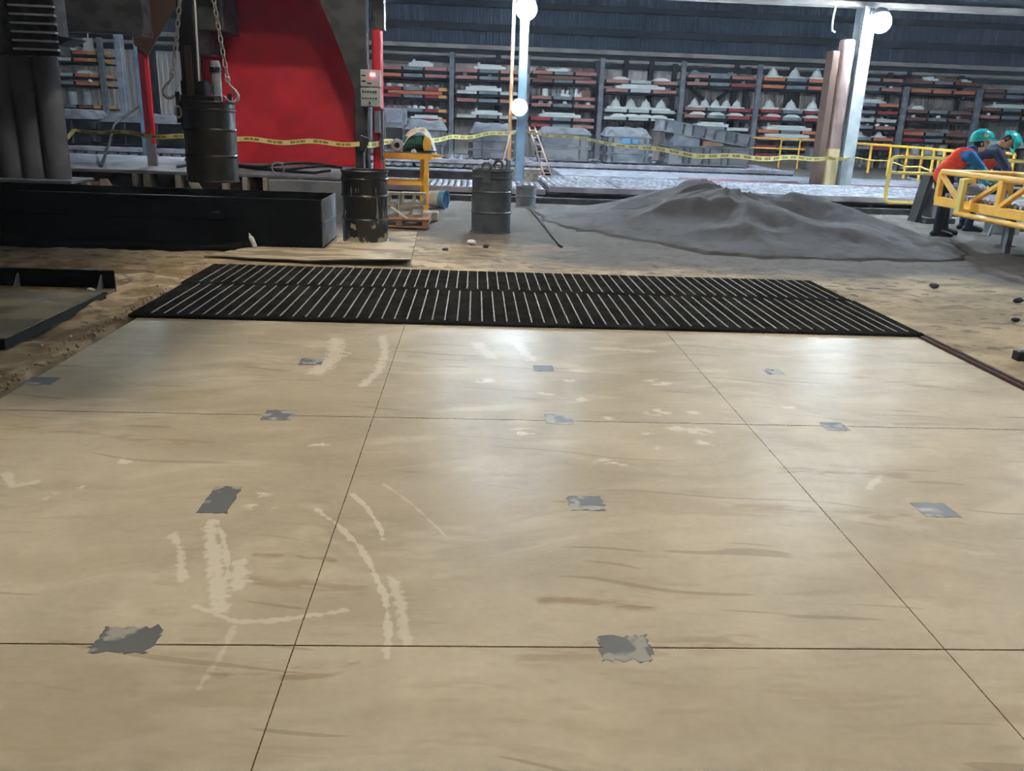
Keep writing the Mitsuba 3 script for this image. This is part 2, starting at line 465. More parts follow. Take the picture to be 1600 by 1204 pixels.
PATCH = [(-1.05, 2.28, .185, .13, 0), (.505, 2.25, .165, .13, 0), (-1.05, 3.28, .12, .26, -.05), (.51, 3.295, .15, .14, 0), (2.06, 3.28, .16, .14, 1),
         (-1.04, 4.34, .16, .16, 1), (.49, 4.36, .15, .16, 1), (2.04, 4.33, .13, .13, 2), (-1.06, 5.38, .15, .15, 0), (.48, 5.35, .135, .14, 1),
         (2.06, 5.39, .12, .13, 2), (-2.55, 4.85, .17, .14, 0)]
for i, (x, y, w, h, q) in enumerate(PATCH):
    pg = ragged(x, y, w, h, 50 + i, 0, .0028 + .0035 * (y < 3))
    pg = max(getattr(pg, 'geoms', [pg]), key=lambda s: s.area)
    m = trimesh.creation.extrude_polygon(pg, .0022, engine='earcut')
    m.apply_translation([0, 0, -.0008])
    part('floor', 'patch', m, 'm_patch' if q < 1 else 'm_patch_pale', False,
         'dark grey filler patch let into the slab' if q < 1 else 'pale worn grey filler patch')
# steel edge angle at the right side of the slab
part('floor', 'edge_strip', cat(box(3.63, 3.70, 4.9, 6.45, -.04, .022, .004), box(3.655, 3.675, 4.9, 6.45, .02, .034)), 'm_brown', False, 'rusty brown steel edge angle')

# walls and roof
def corrugated(x0, x1, y, z0, z1, pitch=.22, amp=.035):
    n = int((x1 - x0) / pitch)
    x, d = [], []
    for i in range(n):
        b = x0 + i * pitch
        x += [b, b + pitch * .4, b + pitch * .5, b + pitch * .9]
        d += [0, 0, -amp, -amp]
    x, d = np.array(x), np.array(d)
    X, Z = np.meshgrid(x, [z0, z1])
    return grid(X, np.broadcast_to(y + d, X.shape), Z)


struct('wall_back', corrugated(-22, 28, 40.0, -.2, 4.3), 'm_corr', 'grey corrugated sheet wall behind the racks')
part('wall_back', 'upper_sheet', corrugated(-22, 28, 40.0, 4.3, 9.6, .3, .03), 'm_upper', False, 'dark upper wall sheeting')
for z, h, d, mm in ((4.52, .17, .35, 'm_rail'), (4.17, .11, .25, 'm_rail'), (4.34, .24, .12, 'm_girder'), (5.35, .3, .15, 'm_girder'), (6.3, .25, .15, 'm_girder'), (3.97, .22, .1, 'm_girder')):
    part('wall_back', 'girt', box(-21.9, 27.9, 39.9 - d, 39.92, z - h / 2, z + h / 2), mm, False)
for x in (-14.2, -8.0, .9, 6.6, 7.75, 11.6, 14.1, 19.5):
    part('wall_back', 'wall_post', box(x - .11, x + .11, 39.6, 39.93, 0, 4.3), 'm_girder', False)
for x0, x1, z0, z1, mm in ((-4.2, -2.9, 3.75, 4.12, 'm_wallplain'), (1.45, 1.78, 1.3, 2.35, 'm_orange'), (6.9, 7.15, .6, 2.2, 'm_offwhite'), (14.3, 14.7, 2.0, 3.2, 'm_brown')):
    part('wall_back', 'panel', box(x0, x1, 39.84, 39.93, z0, z1), mm, False)
struct('wall_left', box(-22.2, -22, -9, 40.2, -.2, 9.6), 'm_wallplain')
struct('wall_right', box(28, 28.2, -9, 40.2, -.2, 9.6), 'm_wallplain')
struct('wall_front', box(-22.2, 28.2, -9.2, -9, -.2, 9.6), 'm_wallplain')
struct('ceiling', box(-22.2, 28.2, -9.2, 40.2, 9.6, 9.8), 'm_upper')

# crane runway on the columns
k = thing('crane_runway', 'long crane runway beam with pale lower flange across the top right', 'beam')
part(k, 'flange', box(-14, 27.9, 21.32, 21.68, 4.40, 4.52, .01), 'm_rail', False, 'pale lower flange')
part(k, 'web', box(-14, 27.9, 21.47, 21.53, 4.52, 5.2), 'm_girder', False)
part(k, 'top_flange', box(-14, 27.9, 21.32, 21.68, 5.2, 5.27), 'm_girder', False)


# ------------------------------------------------------------------ lamps
def emitter(rgb):
    return {'type': 'area', 'radiance': {'type': 'rgb', 'value': [float(v) for v in rgb]}}


def floodlamp(x, y, z, label, rgb, r=.24, aim=(0, -.55, -1), front=20.9):
    """a round flood lamp on a bracket: bell housing, domed lens that gives the light."""
    k = thing('flood_lamp', label, 'lamp')
    a = np.array(aim, float) / np.linalg.norm(aim)
    prof = [(r * math.sin(t) + 1e-4, r * math.cos(t)) for t in np.linspace(0, math.radians(128), 14)] + [(.0001, r * math.cos(math.radians(128)))]
    part(k, 'lens', lathe(prof, 28, (x, y, z), a), 'm_white', 30, 'glowing white globe lens', emitter=emitter(rgb))
    q = r * math.sin(math.radians(128))
    zq = r * math.cos(math.radians(128))
    part(k, 'housing', lathe([(q * 1.08, zq + .02), (q * 1.1, zq - .02), (q * .9, zq - .12), (q * .5, zq - .18), (.0001, zq - .19)], 28, (x, y, z), a), 'm_lamphouse')
    b = np.array([x, y, z]) - a * .25
    part(k, 'bracket', cat(cyl(b, (x, front, z + .25), .02, 8), box(x - .06, x + .06, front - .03, front + .002, z + .15, z + .35)), 'm_steel_dark')
    return k


floodlamp(1.06, 20.42, 3.93, 'bright white flood lamp on the blue column above the flat round lamp', FLOOD)
floodlamp(9.27, 20.62, 4.0, 'bright white flood lamp on the pale column beside the beige pipe', FLOOD, front=21.15)
floodlamp(-6.36, 20.6, 3.95, 'small bright lamp on the dark blue column behind the hanging chains', [v * .7 for v in FLOOD], .14, front=20.95)
for i, (x, y, z, s, rgb, where) in enumerate([
        (-.5, 4.0, 7.6, .26, [v * 5.9 for v in BAY_WARM], 'over the left slabs'), (3.4, 2.6, 7.6, .45, [v * .8 for v in BAY_WARM], 'over the right slabs'), (1.2, -3.0, 7.6, .45, [v * .42 for v in BAY_WARM], 'behind the camera'),
        (1.6, 8.0, 7.6, .40, [v * .4 for v in BAY_WARM], 'over the black mat'), (-2.2, 9.9, 6.4, .34, [v * 2.7 for v in BAY_WARM], 'before the red panel'), (10.6, 13.6, 5.6, .36, [v * 1.45 for v in BAY_COOL], 'over the workers'),
        (0, 27, 8.2, .55, BAY_COOL, 'over the moulding boxes'), (8, 27, 8.2, .55, BAY_COOL, 'over the tilted box'), (-9, 27, 8.2, .35, BAY_COOL, 'over the far left'), (16, 27, 8.2, .45, BAY_COOL, 'over the far right')]):
    k = thing('high_bay_lamp', f'round high-bay lamp hanging from the roof {where}', 'lamp', 'high-bay lamps under the roof')
    part(k, 'lens', lathe([(.0001, -.02), (s, -.02), (s, 0), (.0001, 0)], 24, (x, y, z)), 'm_white', 30, emitter=emitter(rgb))
    part(k, 'reflector', lathe([(s * 1.02, -.03), (s * 1.05, 0), (s * .4, .4), (.0001, .42)], 24, (x, y, z)), 'm_lamphouse')
    part(k, 'rod', cyl((x, y, z + .4), (x, y, 9.6), .015, 6), 'm_steel_dark')


# ------------------------------------------------------------------ columns
def hcolumn(x, y, w, d, z1, m, label, z0=-.02, plate=True):
    """I-section column, flanges facing the camera, web between."""
    k = thing('steel_column', label, 'column')
    part(k, 'front_flange', box(x - w / 2, x + w / 2, y - d / 2, y - d / 2 + .02, z0, z1, .004), m, False)
    part(k, 'rear_flange', box(x - w / 2, x + w / 2, y + d / 2 - .02, y + d / 2, z0, z1, .004), m, False)
    part(k, 'web', box(x - .012, x + .012, y - d / 2 + .02, y + d / 2 - .02, z0, z1), m, False)
    if plate:
        part(k, 'base_plate', box(x - w * .52, x + w * .52, y - d * .6, y + d * .6, z0, z0 + .03), 'm_steel_dark', False)
    return k


k = hcolumn(1.06, 21.05, .2, .3, 4.41, 'm_blue', 'blue steel column with a flood lamp and a flat round lamp')
part(k, 'plinth', box(.86, 1.62, 20.95, 21.5, 0, .42, .01), 'm_block', False, 'grey plinth block')
hcolumn(9.24, 21.4, .30, .5, 4.41, 'm_palegrey', 'pale grey steel column with a flood lamp beside the beige pipe')
hcolumn(-6.62, 21.1, .26, .3, 4.41, 'm_darkblue', 'dark blue steel column behind the hanging chains')
hcolumn(-8.95, 24.2, .22, .3, 5.0, 'm_blue', 'blue steel column seen through the machine opening')
hcolumn(-11.75, 30, .2, .3, 5.0, 'm_steel_mid', 'slim grey steel column in front of the left rack bay')
k = thing('stand_pipe', 'beige pink round stand pipe with yellow foot beside the pale column', 'pipe')
part(k, 'barrel', lathe([(.0001, 1.15), (.185, 1.15), (.185, 3.6), (.16, 3.66), (.0001, 3.66)], 28, (8.84, 21.3, 0)), 'm_pipe')
part(k, 'foot', lathe([(.0001, 0), (.24, 0), (.24, .05), (.197, .06), (.197, 1.15), (.0001, 1.15)], 28, (8.84, 21.3, 0)), 'm_pipebase', 30, 'yellow painted foot')
part(k, 'side_shield', box(8.47, 8.64, 21.15, 21.55, 0, 3.4, .01), 'm_brown', False, 'brown flat guard beside the pipe')
k = thing('disc_lamp', 'round flat white lamp glowing on the front of the blue column', 'lamp')
part(k, 'face', lathe([(.0001, .04), (.12, .034), (.185, .022), (.2, .01), (.2, 0), (.0001, 0)], 36, (1.0, 20.86, 1.84), (0, -1, 0)), 'm_white', emitter=emitter((.30, .32, .32)))
part(k, 'backing', box(.9, 1.1, 20.862, 20.9, 1.76, 1.92), 'm_steel_dark', False)
k = thing('drain_pipe', 'thin orange pipe running down the left side of the blue column', 'pipe')
part(k, 'pipe', tube([(.80, 20.95, 4.3), (.80, 20.95, 1.15), (.80, 20.95, .62)], .045, 10), 'm_drainpipe')
part(k, 'shoe', cyl((.79, 20.95, .62), (.79, 20.95, -.01), .055, 10), 'm_steel_dark')
k = thing('strap', 'pink orange strap slanting down from the orange pipe', 'strap')
part(k, 'band', cat(bar((.80, 20.90, 1.20), (.62, 20.80, .45), .05, .012), bar((.62, 20.80, .45), (.55, 20.6, .28), .06, .02)), 'm_ladder')
k = thing('ladder', 'narrow beige ladder leaning against the right side of the blue column', 'ladder')
la, lb = np.array([1.75, 20.6, .28]), np.array([1.32, 21.0, 1.42])
for s in (-.09, .09):
    part(k, 'rail', bar(la + [s, 0, 0], lb + [s * .8, 0, 0], .035, .05, (0, 1, 0)), 'm_ladder', False)
for t in np.linspace(.08, .92, 7):
    q = la * (1 - t) + lb * t
    part(k, 'rung', cyl(q - [.09, 0, 0], q + [.09, 0, 0], .014, 6), 'm_ladder')
solid('hanging_hose', tube([(8.48, 21.4, 4.42), (8.45, 21.4, 4.2), (8.45, 21.4, 3.95), (8.47, 21.4, 3.86), (8.55, 21.4, 3.83)], .028, 8), 'm_white',
      'short curved white hose hanging from the runway left of the right lamp', 'hose')


# ------------------------------------------------------------------ roller conveyors and decks
def roller_lane(x0, x1, y0, y1, ztop, pitch, label, m='m_roller', gaps=(), front='m_rollerfront'):
    k = thing('roller_conveyor', label, 'conveyor')
    h = .09
    part(k, 'front_beam', box(x0, x1, y0 - .05, y0, ztop - .11, ztop + .005, .006), front, False)
    part(k, 'rear_beam', box(x0, x1, y1, y1 + .05, ztop - .11, ztop + .005, .006), front, False)
    part(k, 'bed', box(x0, x1, y0, y1, ztop - .15, ztop - .105), 'm_steel_dark', False)
    base = None
    for x in np.arange(x0 + pitch / 2, x1 - pitch / 4, pitch):
        if any(a < x < b for a, b in gaps):
            continue
        if base is None:
            base = mikit.ply(cyl((0, y0, 0), (0, y1, 0), pitch * .40, 10), m, 40)
        part(k, 'roller', {**base, 'to_world': T().translate([float(x), 0, float(ztop - pitch * .38)])}, m)
    for x in np.arange(x0 + .3, x1, 1.6):
        part(k, 'leg', cat(box(x - .05, x + .05, y0 + .05, y0 + .15, -.02, ztop - .15), box(x - .05, x + .05, y1 - .15, y1 - .05, -.02, ztop - .15)), 'm_steel_dark', False)
    return k


roller_lane(1.5, 11.2, 17.35, 20.7, .30, .135, 'long roller conveyor at floor level behind the sand heap', gaps=((3.02, 3.13),))
roller_lane(-2.6, 1.42, 17.35, 19.2, .24, .135, 'roller conveyor behind the yellow work table and drums')
roller_lane(-13.5, 9.4, 25.2, 28.4, .40, .30, 'rear roller conveyor carrying the grey moulding boxes')
k = thing('steel_deck', 'low pink grey steel deck between the two roller conveyors', 'platform')
part(k, 'plate', box(2.2, 13.0, 21.9, 24.9, .02, .26, .01), 'm_steel_mid', False)
part(k, 'kick_plate', box(5.2, 8.3, 21.82, 21.9, .02, .30), 'm_deckpink', False, 'pink painted kick plate')
part(k, 'kick_plate', box(8.7, 13.0, 21.82, 21.9, .02, .27), 'm_deckpink', False, 'pale pink kick plate')
k = thing('low_beam', 'low dark steel beam lying behind the left roller conveyor', 'beam')
part(k, 'flange', box(-2.6, .6, 21.2, 21.5, .30, .34), 'm_steel_mid', False)
part(k, 'web', box(-2.6, .6, 21.33, 21.37, -.01, .30), 'm_steel_dark', False)
solid('pit_edge', box(-2.7, 11.2, 17.0, 17.25, -.02, .10, .01), 'm_steel_dark', 'dark kerb along the front of the roller conveyors', 'kerb', False)


# ------------------------------------------------------------------ moulding boxes
def flask(x0, x1, y0, y1, z0, z1, label, m='m_flask', tiers=2, ribs=(), mound=.18, seed=0):
    k = thing('moulding_box', label, 'moulding box')
    h = (z1 - z0) / tiers
    for t in range(tiers):
        a, b = z0 + t * h, z0 + (t + 1) * h
        part(k, 'tier', cat(box(x0, x1, y0, y1, a + .03, b - .03, .01), box(x0 - .05, x1 + .05, y0 - .05, y1 + .05, b - .05, b - .005, .006), box(x0 - .05, x1 + .05, y0 - .05, y1 + .05, a + .005, a + .05, .006)), m, False)
        for r in ribs:
            part(k, 'rib', box(x0 + r * (x1 - x0) - .018, x0 + r * (x1 - x0) + .018, y0 - .045, y0 + .01, a + .04, b - .04), 'm_flaskdark', False)
    for x in (x0 - .07, x1 + .07):
        for t in range(tiers):
            zc = z0 + (t + .5) * h
            part(k, 'trunnion', cyl((x - .07, (y0 + y1) / 2 - .2, zc), (x + .07, (y0 + y1) / 2 - .2, zc), .07, 10), 'm_flaskdark')
            part(k, 'lug', box(x - .05, x + .05, y0 + .05, y0 + .15, zc - .09, zc + .09), 'm_flaskdark', False)
    if mound > 0:
        gx, gy = np.meshgrid(np.linspace(x0 - .08, x1 + .08, 26), np.linspace(y0 - .08, y1 + .08, 18))
        u, v = (gx - x0 + .08) / (x1 - x0 + .16) * 2 - 1, (gy - y0 + .08) / (y1 - y0 + .16) * 2 - 1
        f = np.clip((1 - np.abs(u) ** 3) * (1 - np.abs(v) ** 3), 0, 1)
        nz = meshkit.fbm(np.stack([gx * 3, gy * 3, gx * 0 + seed], -1), 3, seed)
        part(k, 'sand_fill', grid(gx, gy, z1 - .02 + np.clip(f * 2.2, 0, 1) * mound * (.45 + .6 * nz)), 'm_flasksand', True, 'heaped grey sand on top')
    return k


flask(-2.05, -.98, 26.0, 27.6, .42, 1.20, 'grey moulding box heaped with sand behind the yellow work table', tiers=2, ribs=(.05, .93), mound=.30, seed=1)
flask(-.10, 1.02, 26.1, 27.7, .42, 1.15, 'grey moulding box heaped with sand left of the blue column', tiers=3, ribs=(.25,), mound=.36, seed=2)
flask(1.95, 3.40, 26.0, 27.6, .42, 1.22, 'grey moulding box with rough sand just right of the ladder', tiers=2, ribs=(.8, .98), mound=.22, seed=3)
k = flask(3.95, 5.20, 26.0, 27.6, .42, 1.20, 'grey moulding box with a pale blue stained panel on its front', tiers=3, ribs=(.12, .9), mound=.30, seed=4)
part(k, 'blue_panel', cat(box(4.35, 4.62, 25.97, 26.0, .99, 1.14), box(4.68, 4.86, 25.97, 26.0, .99, 1.14)), 'm_bucketblue', False, 'pale blue stain panels')
flask(5.85, 8.25, 26.0, 27.6, .42, .98, 'long low ribbed grey moulding box under the tilted one', tiers=1, ribs=(.17, .25, .42, .5, .66, .74), mound=.06, seed=5)
k = thing('tilted_moulding_box', 'long ribbed grey moulding box lying tilted on top of another box', 'moulding box')
tm = cat(box(-1.36, 1.36, -.7, .7, -.17, .17, .01), box(-1.4, 1.4, -.74, .74, .14, .18), box(-1.4, 1.4, -.74, .74, -.18, -.14))
rr = [box(-1.36 + q * 2.72 - .018, -1.36 + q * 2.72 + .018, -.745, -.69, -.14, .14) for q in (.02, .22, .33, .47, .58, .71, .82, .98)]
M = trimesh.transformations.rotation_matrix(.145, (0, 1, 0))
M[:3, 3] = [6.95, 26.75, 1.36]
part(k, 'frame', tm.apply_transform(M), 'm_flask', False)
for q in rr:
    part(k, 'rib', q.apply_transform(M), 'm_flaskdark', False)
solid('packing_block', box(5.95, 6.75, 26.1, 27.4, .97, 1.34, .01), 'm_steel_mid', 'blue grey block holding up the high end of the tilted box', 'block', False)
solid('packing_block', box(6.85, 7.45, 26.1, 27.4, .97, 1.16, .01), 'm_wood', 'brown wooden block wedged under the middle of the tilted box', 'block', False)
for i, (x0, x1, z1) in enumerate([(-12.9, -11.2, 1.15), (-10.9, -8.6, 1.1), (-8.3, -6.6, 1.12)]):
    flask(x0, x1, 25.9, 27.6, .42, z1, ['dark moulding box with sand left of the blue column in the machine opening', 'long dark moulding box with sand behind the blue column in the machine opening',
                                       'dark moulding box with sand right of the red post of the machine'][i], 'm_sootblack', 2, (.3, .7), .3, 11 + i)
k = thing('grey_cabinet', 'low grey steel cabinet with two panels left of the yellow table', 'cabinet')
part(k, 'body', box(-3.2, -2.15, 26.3, 27.4, .42, 1.75, .01), 'm_flask', False)
for x0, x1 in ((-3.1, -2.75), (-2.7, -2.22)):
    part(k, 'door', box(x0, x1, 26.26, 26.3, 1.35, 1.68), 'm_steel_mid', False)
    part(k, 'opening', box(x0, x1, 26.27, 26.3, .6, 1.2), 'm_black', False)

# ------------------------------------------------------------------ pattern racks
RX = [-4.3, -1.09, 2.10, 5.27, 8.75, 12.05, 15.43, 18.56, 21.84, 25.1]
BAYNAME = ['bay beside the red panel', 'bay left of the blue column', 'first bay right of the blue column', 'second bay right of the blue column',
           'third bay right of the blue column', 'bay left of the beige pipe', 'first bay right of the pale column', 'second bay right of the pale column', 'bay above the workers']
LEVEL = ['topmost', 'second from top', 'third from top', 'fourth from top', 'fifth from top', 'sixth from top', 'seventh from top', 'lowest']
# (z, left wood, middle, right wood, what stands on it)
RACK = [
    [(3.52, 'pk', 's', 'pk', ('bar', .42, .8, .16)), (3.24, 'or', 's', 'pk', None), (2.71, 'rd', 's', 'rd', ('knobs', 6)), (2.42, 'rd', 's', 'rd', ('plank', .1, .95, 'or')), (1.85, 'rd', 's', 'rd', ('knobs', 9)), (1.45, 'wh', 's', 'rd', ('bar', .45, .95, .08))],
    [(3.52, 'pk', 's', 'pk', ('slab', .25, .75)), (3.25, 'pk', 's', 'pk', ('knobs', 3)), (2.66, 'wh', 's', 'wh', ('bar', .12, .7, .14)), (2.34, 'pk', 's', 'pk', None), (1.69, 'wh', 's', 'wh', ('bar', .22, .72, .12))],
    [(3.56, 'pk', 's', 'pk', ('mix', 1)), (3.24, 'br', 's', 'pk', ('plank', .05, .93, 'br')), (2.56, 'pk', 's', 'pk', ('parts', 7)), (2.26, 'pk', 's', 'pk', ('knobs', 5)), (1.70, 'rd', 's', 'pk', ('slab', .12, .8)), (1.42, 'rd', 's', 'pk', None)],
    [(3.33, 'pk', 'w', 'pk', ('lumps', 2)), (2.97, 'pk', 'w', 'pk', ('slab', .12, .85)), (2.15, 'wh', 'w', 'wh', ('cones', 4)), (1.83, 'wh', 'w', 'wh', ('lumps', 4))],
    [(3.66, 'pk', 's', 'pk', ('mix', 2)), (3.36, 'pk', 's', 'rd', ('knobs', 2)), (2.34, 'pk', 's', 'rd', ('cones', 5)), (2.04, 'pk', 's', 'rd', ('lumps', 3)), (1.55, 'wh', 's', 'wh', ('slab', .2, .7))],
    [(3.66, 'or', 's', 'or', ('cones', 3)), (3.36, 'or', 's', 'or', None), (2.36, 'rd', 's', 'rd', ('cones', 3)), (2.06, 'rd', 's', 'rd', ('lumps', 3)), (1.52, 'or', 's', 'or', ('slab', .12, .82)), (1.22, 'pk', 'w', 'pk', ('slab', .1, .8)), (.86, 'rd', 's', 'rd', None), (.5, 'rd', 's', 'br', None)],
    [(3.80, 'pk', 's', 'pk', None), (3.42, 'pk', 's', 'pk', ('knobs', 2)), (2.78, 'or', 's', 'or', ('bar', .3, .8, .08)), (2.47, 'rd', 's', 'rd', None), (2.13, 'wh', 'w', 'wh', ('cones', 5, .34)), (1.84, 'pk', 's', 'pk', ('knobs', 6)), (1.36, 'wh', 's', 'or', ('cones', 3, .58)), (.98, 'rd', 's', 'rd', ('knobs', 4))],
    [(3.78, 'br', 's', 'br', ('mix', 3)), (3.42, 'or', 'o', 'or', None), (2.58, 'br', 's', 'br', ('bar', .05, .25, .1)), (2.26, 'br', 's', 'br', ('knobs', 3)), (1.65, 'or', 's', 'br', ('mix', 4)), (1.38, 'rd', 's', 'br', None), (.72, 'pk', 's', 'pk', ('drums', 3))],
    [(3.55, 'br', 's', 'br', None), (3.32, 'br', 's', 'br', None), (2.78, 'br', 's', 'br', ('bar', .2, .9, .1)), (2.46, 'pk', 's', 'pk', ('knobs', 2)), (1.25, 'wh', 'w', 'wh', ('slab', .1, .8))],
]
YR0, YR1 = 37.7, 39.3


def bell(x, y, z, s):
    return cat(lathe([(.0001, 0), (.40 * s, 0), (.40 * s, .10 * s), (.27 * s, .13 * s), (.22 * s, .26 * s), (.16 * s, .37 * s), (.08 * s, .43 * s), (.045 * s, .44 * s), (.04 * s, .52 * s), (.0001, .53 * s)], 16, (x, y, z)), box(x - .44 * s, x + .44 * s, y - .2, y + .2, z, z + .09 * s))


def put_patterns(k, x0, x1, z, what, r):
    w = x1 - x0
    yc = (YR0 + YR1) / 2 - .3
    if what is None:
        return
    t = what[0]
    if t == 'cones':
        for c in np.linspace(x0 + .16 * w, x1 - .16 * w, what[1]):
            part(k, 'bell_pattern', bell(c, yc, z, what[2] if len(what) > 2 else .86 if what[1] < 5 else .72), 'm_pattern', 40, 'white bell-shaped pattern')
    elif t == 'knobs':
        for c in np.linspace(x0 + .12 * w, x1 - .12 * w, what[1]):
            c += r.uniform(-.1, .1)
            s = r.uniform(.07, .12)
            part(k, 'knob', lathe([(.0001, 0), (s, 0), (s * .9, s * .9), (s * .4, s * 1.2), (.0001, s * 1.25)], 10, (c, yc - .3, z)), 'm_pattern' if r.random() < .5 else 'm_boardsteel')
    elif t in ('bar', 'slab'):
        a, b = x0 + what[1] * w, x0 + what[2] * w
        h = what[3] if t == 'bar' else .13
        part(k, 'pattern', cat(box(a, b, yc - .45, yc + .4, z, z + h, .02), box(a + .12 * (b - a), b - .14 * (b - a), yc - .4, yc + .3, z + h, z + h + .07, .02),
                               cyl((a + .2, yc, z + h), (a + .2, yc, z + h + .16), .06, 8)), 'm_pattern', False, 'long white pattern')
    elif t == 'plank':
        part(k, 'top_board', box(x0 + what[1] * w, x0 + what[2] * w, yc - .55, yc + .5, z, z + .13, .01), WOOD[what[3]], False)
    elif t == 'lumps':
        for c in np.linspace(x0 + .2 * w, x1 - .2 * w, what[1]):
            part(k, 'pattern', prism([(c - .38, z), (c + .38, z), (c + .3, z + .07), (c + .12, z + .13), (c - .2, z + .12)], yc - .35, yc + .3, 'xz'), 'm_pattern', False, 'low white pattern')
    elif t == 'parts':
        for c in np.linspace(x0 + .35 * w, x1 - .2 * w, what[1]):
            part(k, 'pattern', cat(cyl((c, yc, z), (c, yc, z + r.uniform(.2, .38)), r.uniform(.05, .1), 10), box(c - .1, c + .1, yc - .2, yc + .1, z, z + r.uniform(.08, .2), .01)), 'm_pattern' if r.random() < .6 else 'm_boardsteel')
        part(k, 'wood_block', box(x1 - .5, x1 - .15, yc - .3, yc + .3, z, z + .3, .01), WOOD['br'], False)
        part(k, 'canister', lathe([(.0001, 0), (.13, 0), (.13, .28), (.1, .31), (.0001, .31)], 12, (x0 + .55, yc, z)), 'm_pattern')
    elif t == 'mix':
        for c in np.linspace(x0 + .12 * w, x1 - .12 * w, 5):
            q, ww, hh = r.integers(0, 3), r.uniform(.18, .36), r.uniform(.10, .21)
            mm = ['m_pattern', 'm_boardsteel', WOOD['br']][q]
            part(k, 'pattern', cat(box(c - ww, c + ww, yc - .3, yc + .3, z, z + hh * .6, .01), box(c - ww * .5, c + ww * .4, yc - .2, yc + .2, z + hh * .6, z + hh, .01)), mm, False)
    elif t == 'drums':
        for c in np.linspace(x0 + .3 * w, x0 + .75 * w, what[1]):
            part(k, 'core_tin', lathe([(.0001, 0), (.19, 0), (.19, .5), (.17, .52), (.0001, .52)], 16, (c, yc, z)), 'm_palegrey', 30, 'pale grey tin')


rack = thing('pattern_rack', 'long grey steel rack holding pattern boards along the back wall', 'rack')
for x in RX:
    part(rack, 'post', box(x - .1, x + .1, YR0 - .1, YR0 + .12, -.02, 4.15 if x < 18 else 3.5, .01), 'm_steel_mid', False)
    part(rack, 'post', box(x - .1, x + .1, YR1 + .05, YR1 + .2, -.02, 4.15, .01), 'm_steel_dark', False)
part(rack, 'brace', bar((9.5, 39.5, 3.2), (10.4, 39.5, 2.55), .12, .14), 'm_girder', False)
part(rack, 'brace', bar((11.4, 39.5, 3.2), (10.6, 39.5, 2.55), .12, .14), 'm_girder', False)


def board(x0, x1, z, lw, mid, rw, what, label, tip=False):
    k = thing('pattern_board', label, 'pattern board')
    w, h = x1 - x0, .135
    a, b = x0 + .345 * w, x0 + .635 * w
    part(k, 'side_plank', box(x0, a - .1, YR0 + .02, YR1, z - h, z, .008), WOOD[lw], False)
    part(k, 'side_plank', box(b + .1, x1 - (.34 if tip else 0), YR0 + .02, YR1, z - h, z, .008), WOOD[rw], False)
    if tip:
        part(k, 'end_block', box(x1 - .335, x1, YR0 + .02, YR1, z - h, z, .008), 'm_boardtip', False, 'yellowish end block')
    part(k, 'centre_plate', box(a, b, YR0 + .04, YR1, z - h, z, .008), {'s': 'm_boardsteel', 'w': WOOD['wh'], 'o': WOOD['or']}[mid], False, 'grey steel centre plate' if mid == 's' else None)
    for q in (a - .05, b + .05):
        part(k, 'clamp', box(q - .048, q + .048, YR0 + .03, YR1, z - h - .005, z - .01), 'm_black', False)
    put_patterns(k, x0 + .05, x1 - .05, z, what, np.random.default_rng(int(abs(z * 1000) + abs(x0 * 10))))
    # its bearers on the rack
    part(rack, 'bearer', cat(box(x0 - .3, x1 + .3, YR0 + .16, YR0 + .26, z - h - .085, z - h - .006), box(x0 - .3, x1 + .3, YR1 - .1, YR1, z - h - .085, z - h - .006)), 'm_girder', False)


WORDS = {'or': 'orange', 'rd': 'red', 'pk': 'faded pink', 'wh': 'pale', 'br': 'brown'}
for bi, rows in enumerate(RACK):
    for li, (z, lw, mid, rw, what) in enumerate(rows):
        lev = LEVEL[li] if li < len(rows) - 1 or len(rows) < 4 else 'lowest'
        board(RX[bi] + .22, RX[bi + 1] - .22, z, lw, mid, rw, what, f'{WORDS[lw]} pattern board, {lev} in rack {BAYNAME[bi]}', bi in (0, 5) and rw == 'rd')
for li, (z, lw, mid, rw, what) in enumerate([(3.62, 'wh', 's', 'or', ('bar', .25, .68, .2)), (3.34, 'wh', 'w', 'or', None), (2.74, 'wh', 'w', 'or', ('lumps', 2)), (2.42, 'wh', 's', 'or', ('knobs', 2)), (1.5, 'br', 's', 'br', ('drums', 3))]):
    board(-18.6, -15.75, z, lw, mid, rw, what, f'pale and orange pattern board, {LEVEL[li] if li < 4 else "lowest"} in far left bay', True)
for x in (-15.55, -18.85):
    part(rack, 'post', box(x - .1, x + .1, YR0 - .1, YR0 + .12, -.02, 4.15, .01), 'm_steel_mid', False)
k = thing('tag_board', 'white square tag hanging on a rod in the far left rack bay', 'sign')
part(k, 'plate', box(-16.25, -15.85, 37.8, 37.83, 3.62, 4.12), 'm_offwhite', False)
part(k, 'rod', cyl((-16.05, 37.83, 4.1), (-16.0, 37.85, 4.7), .025, 6), 'm_offwhite')

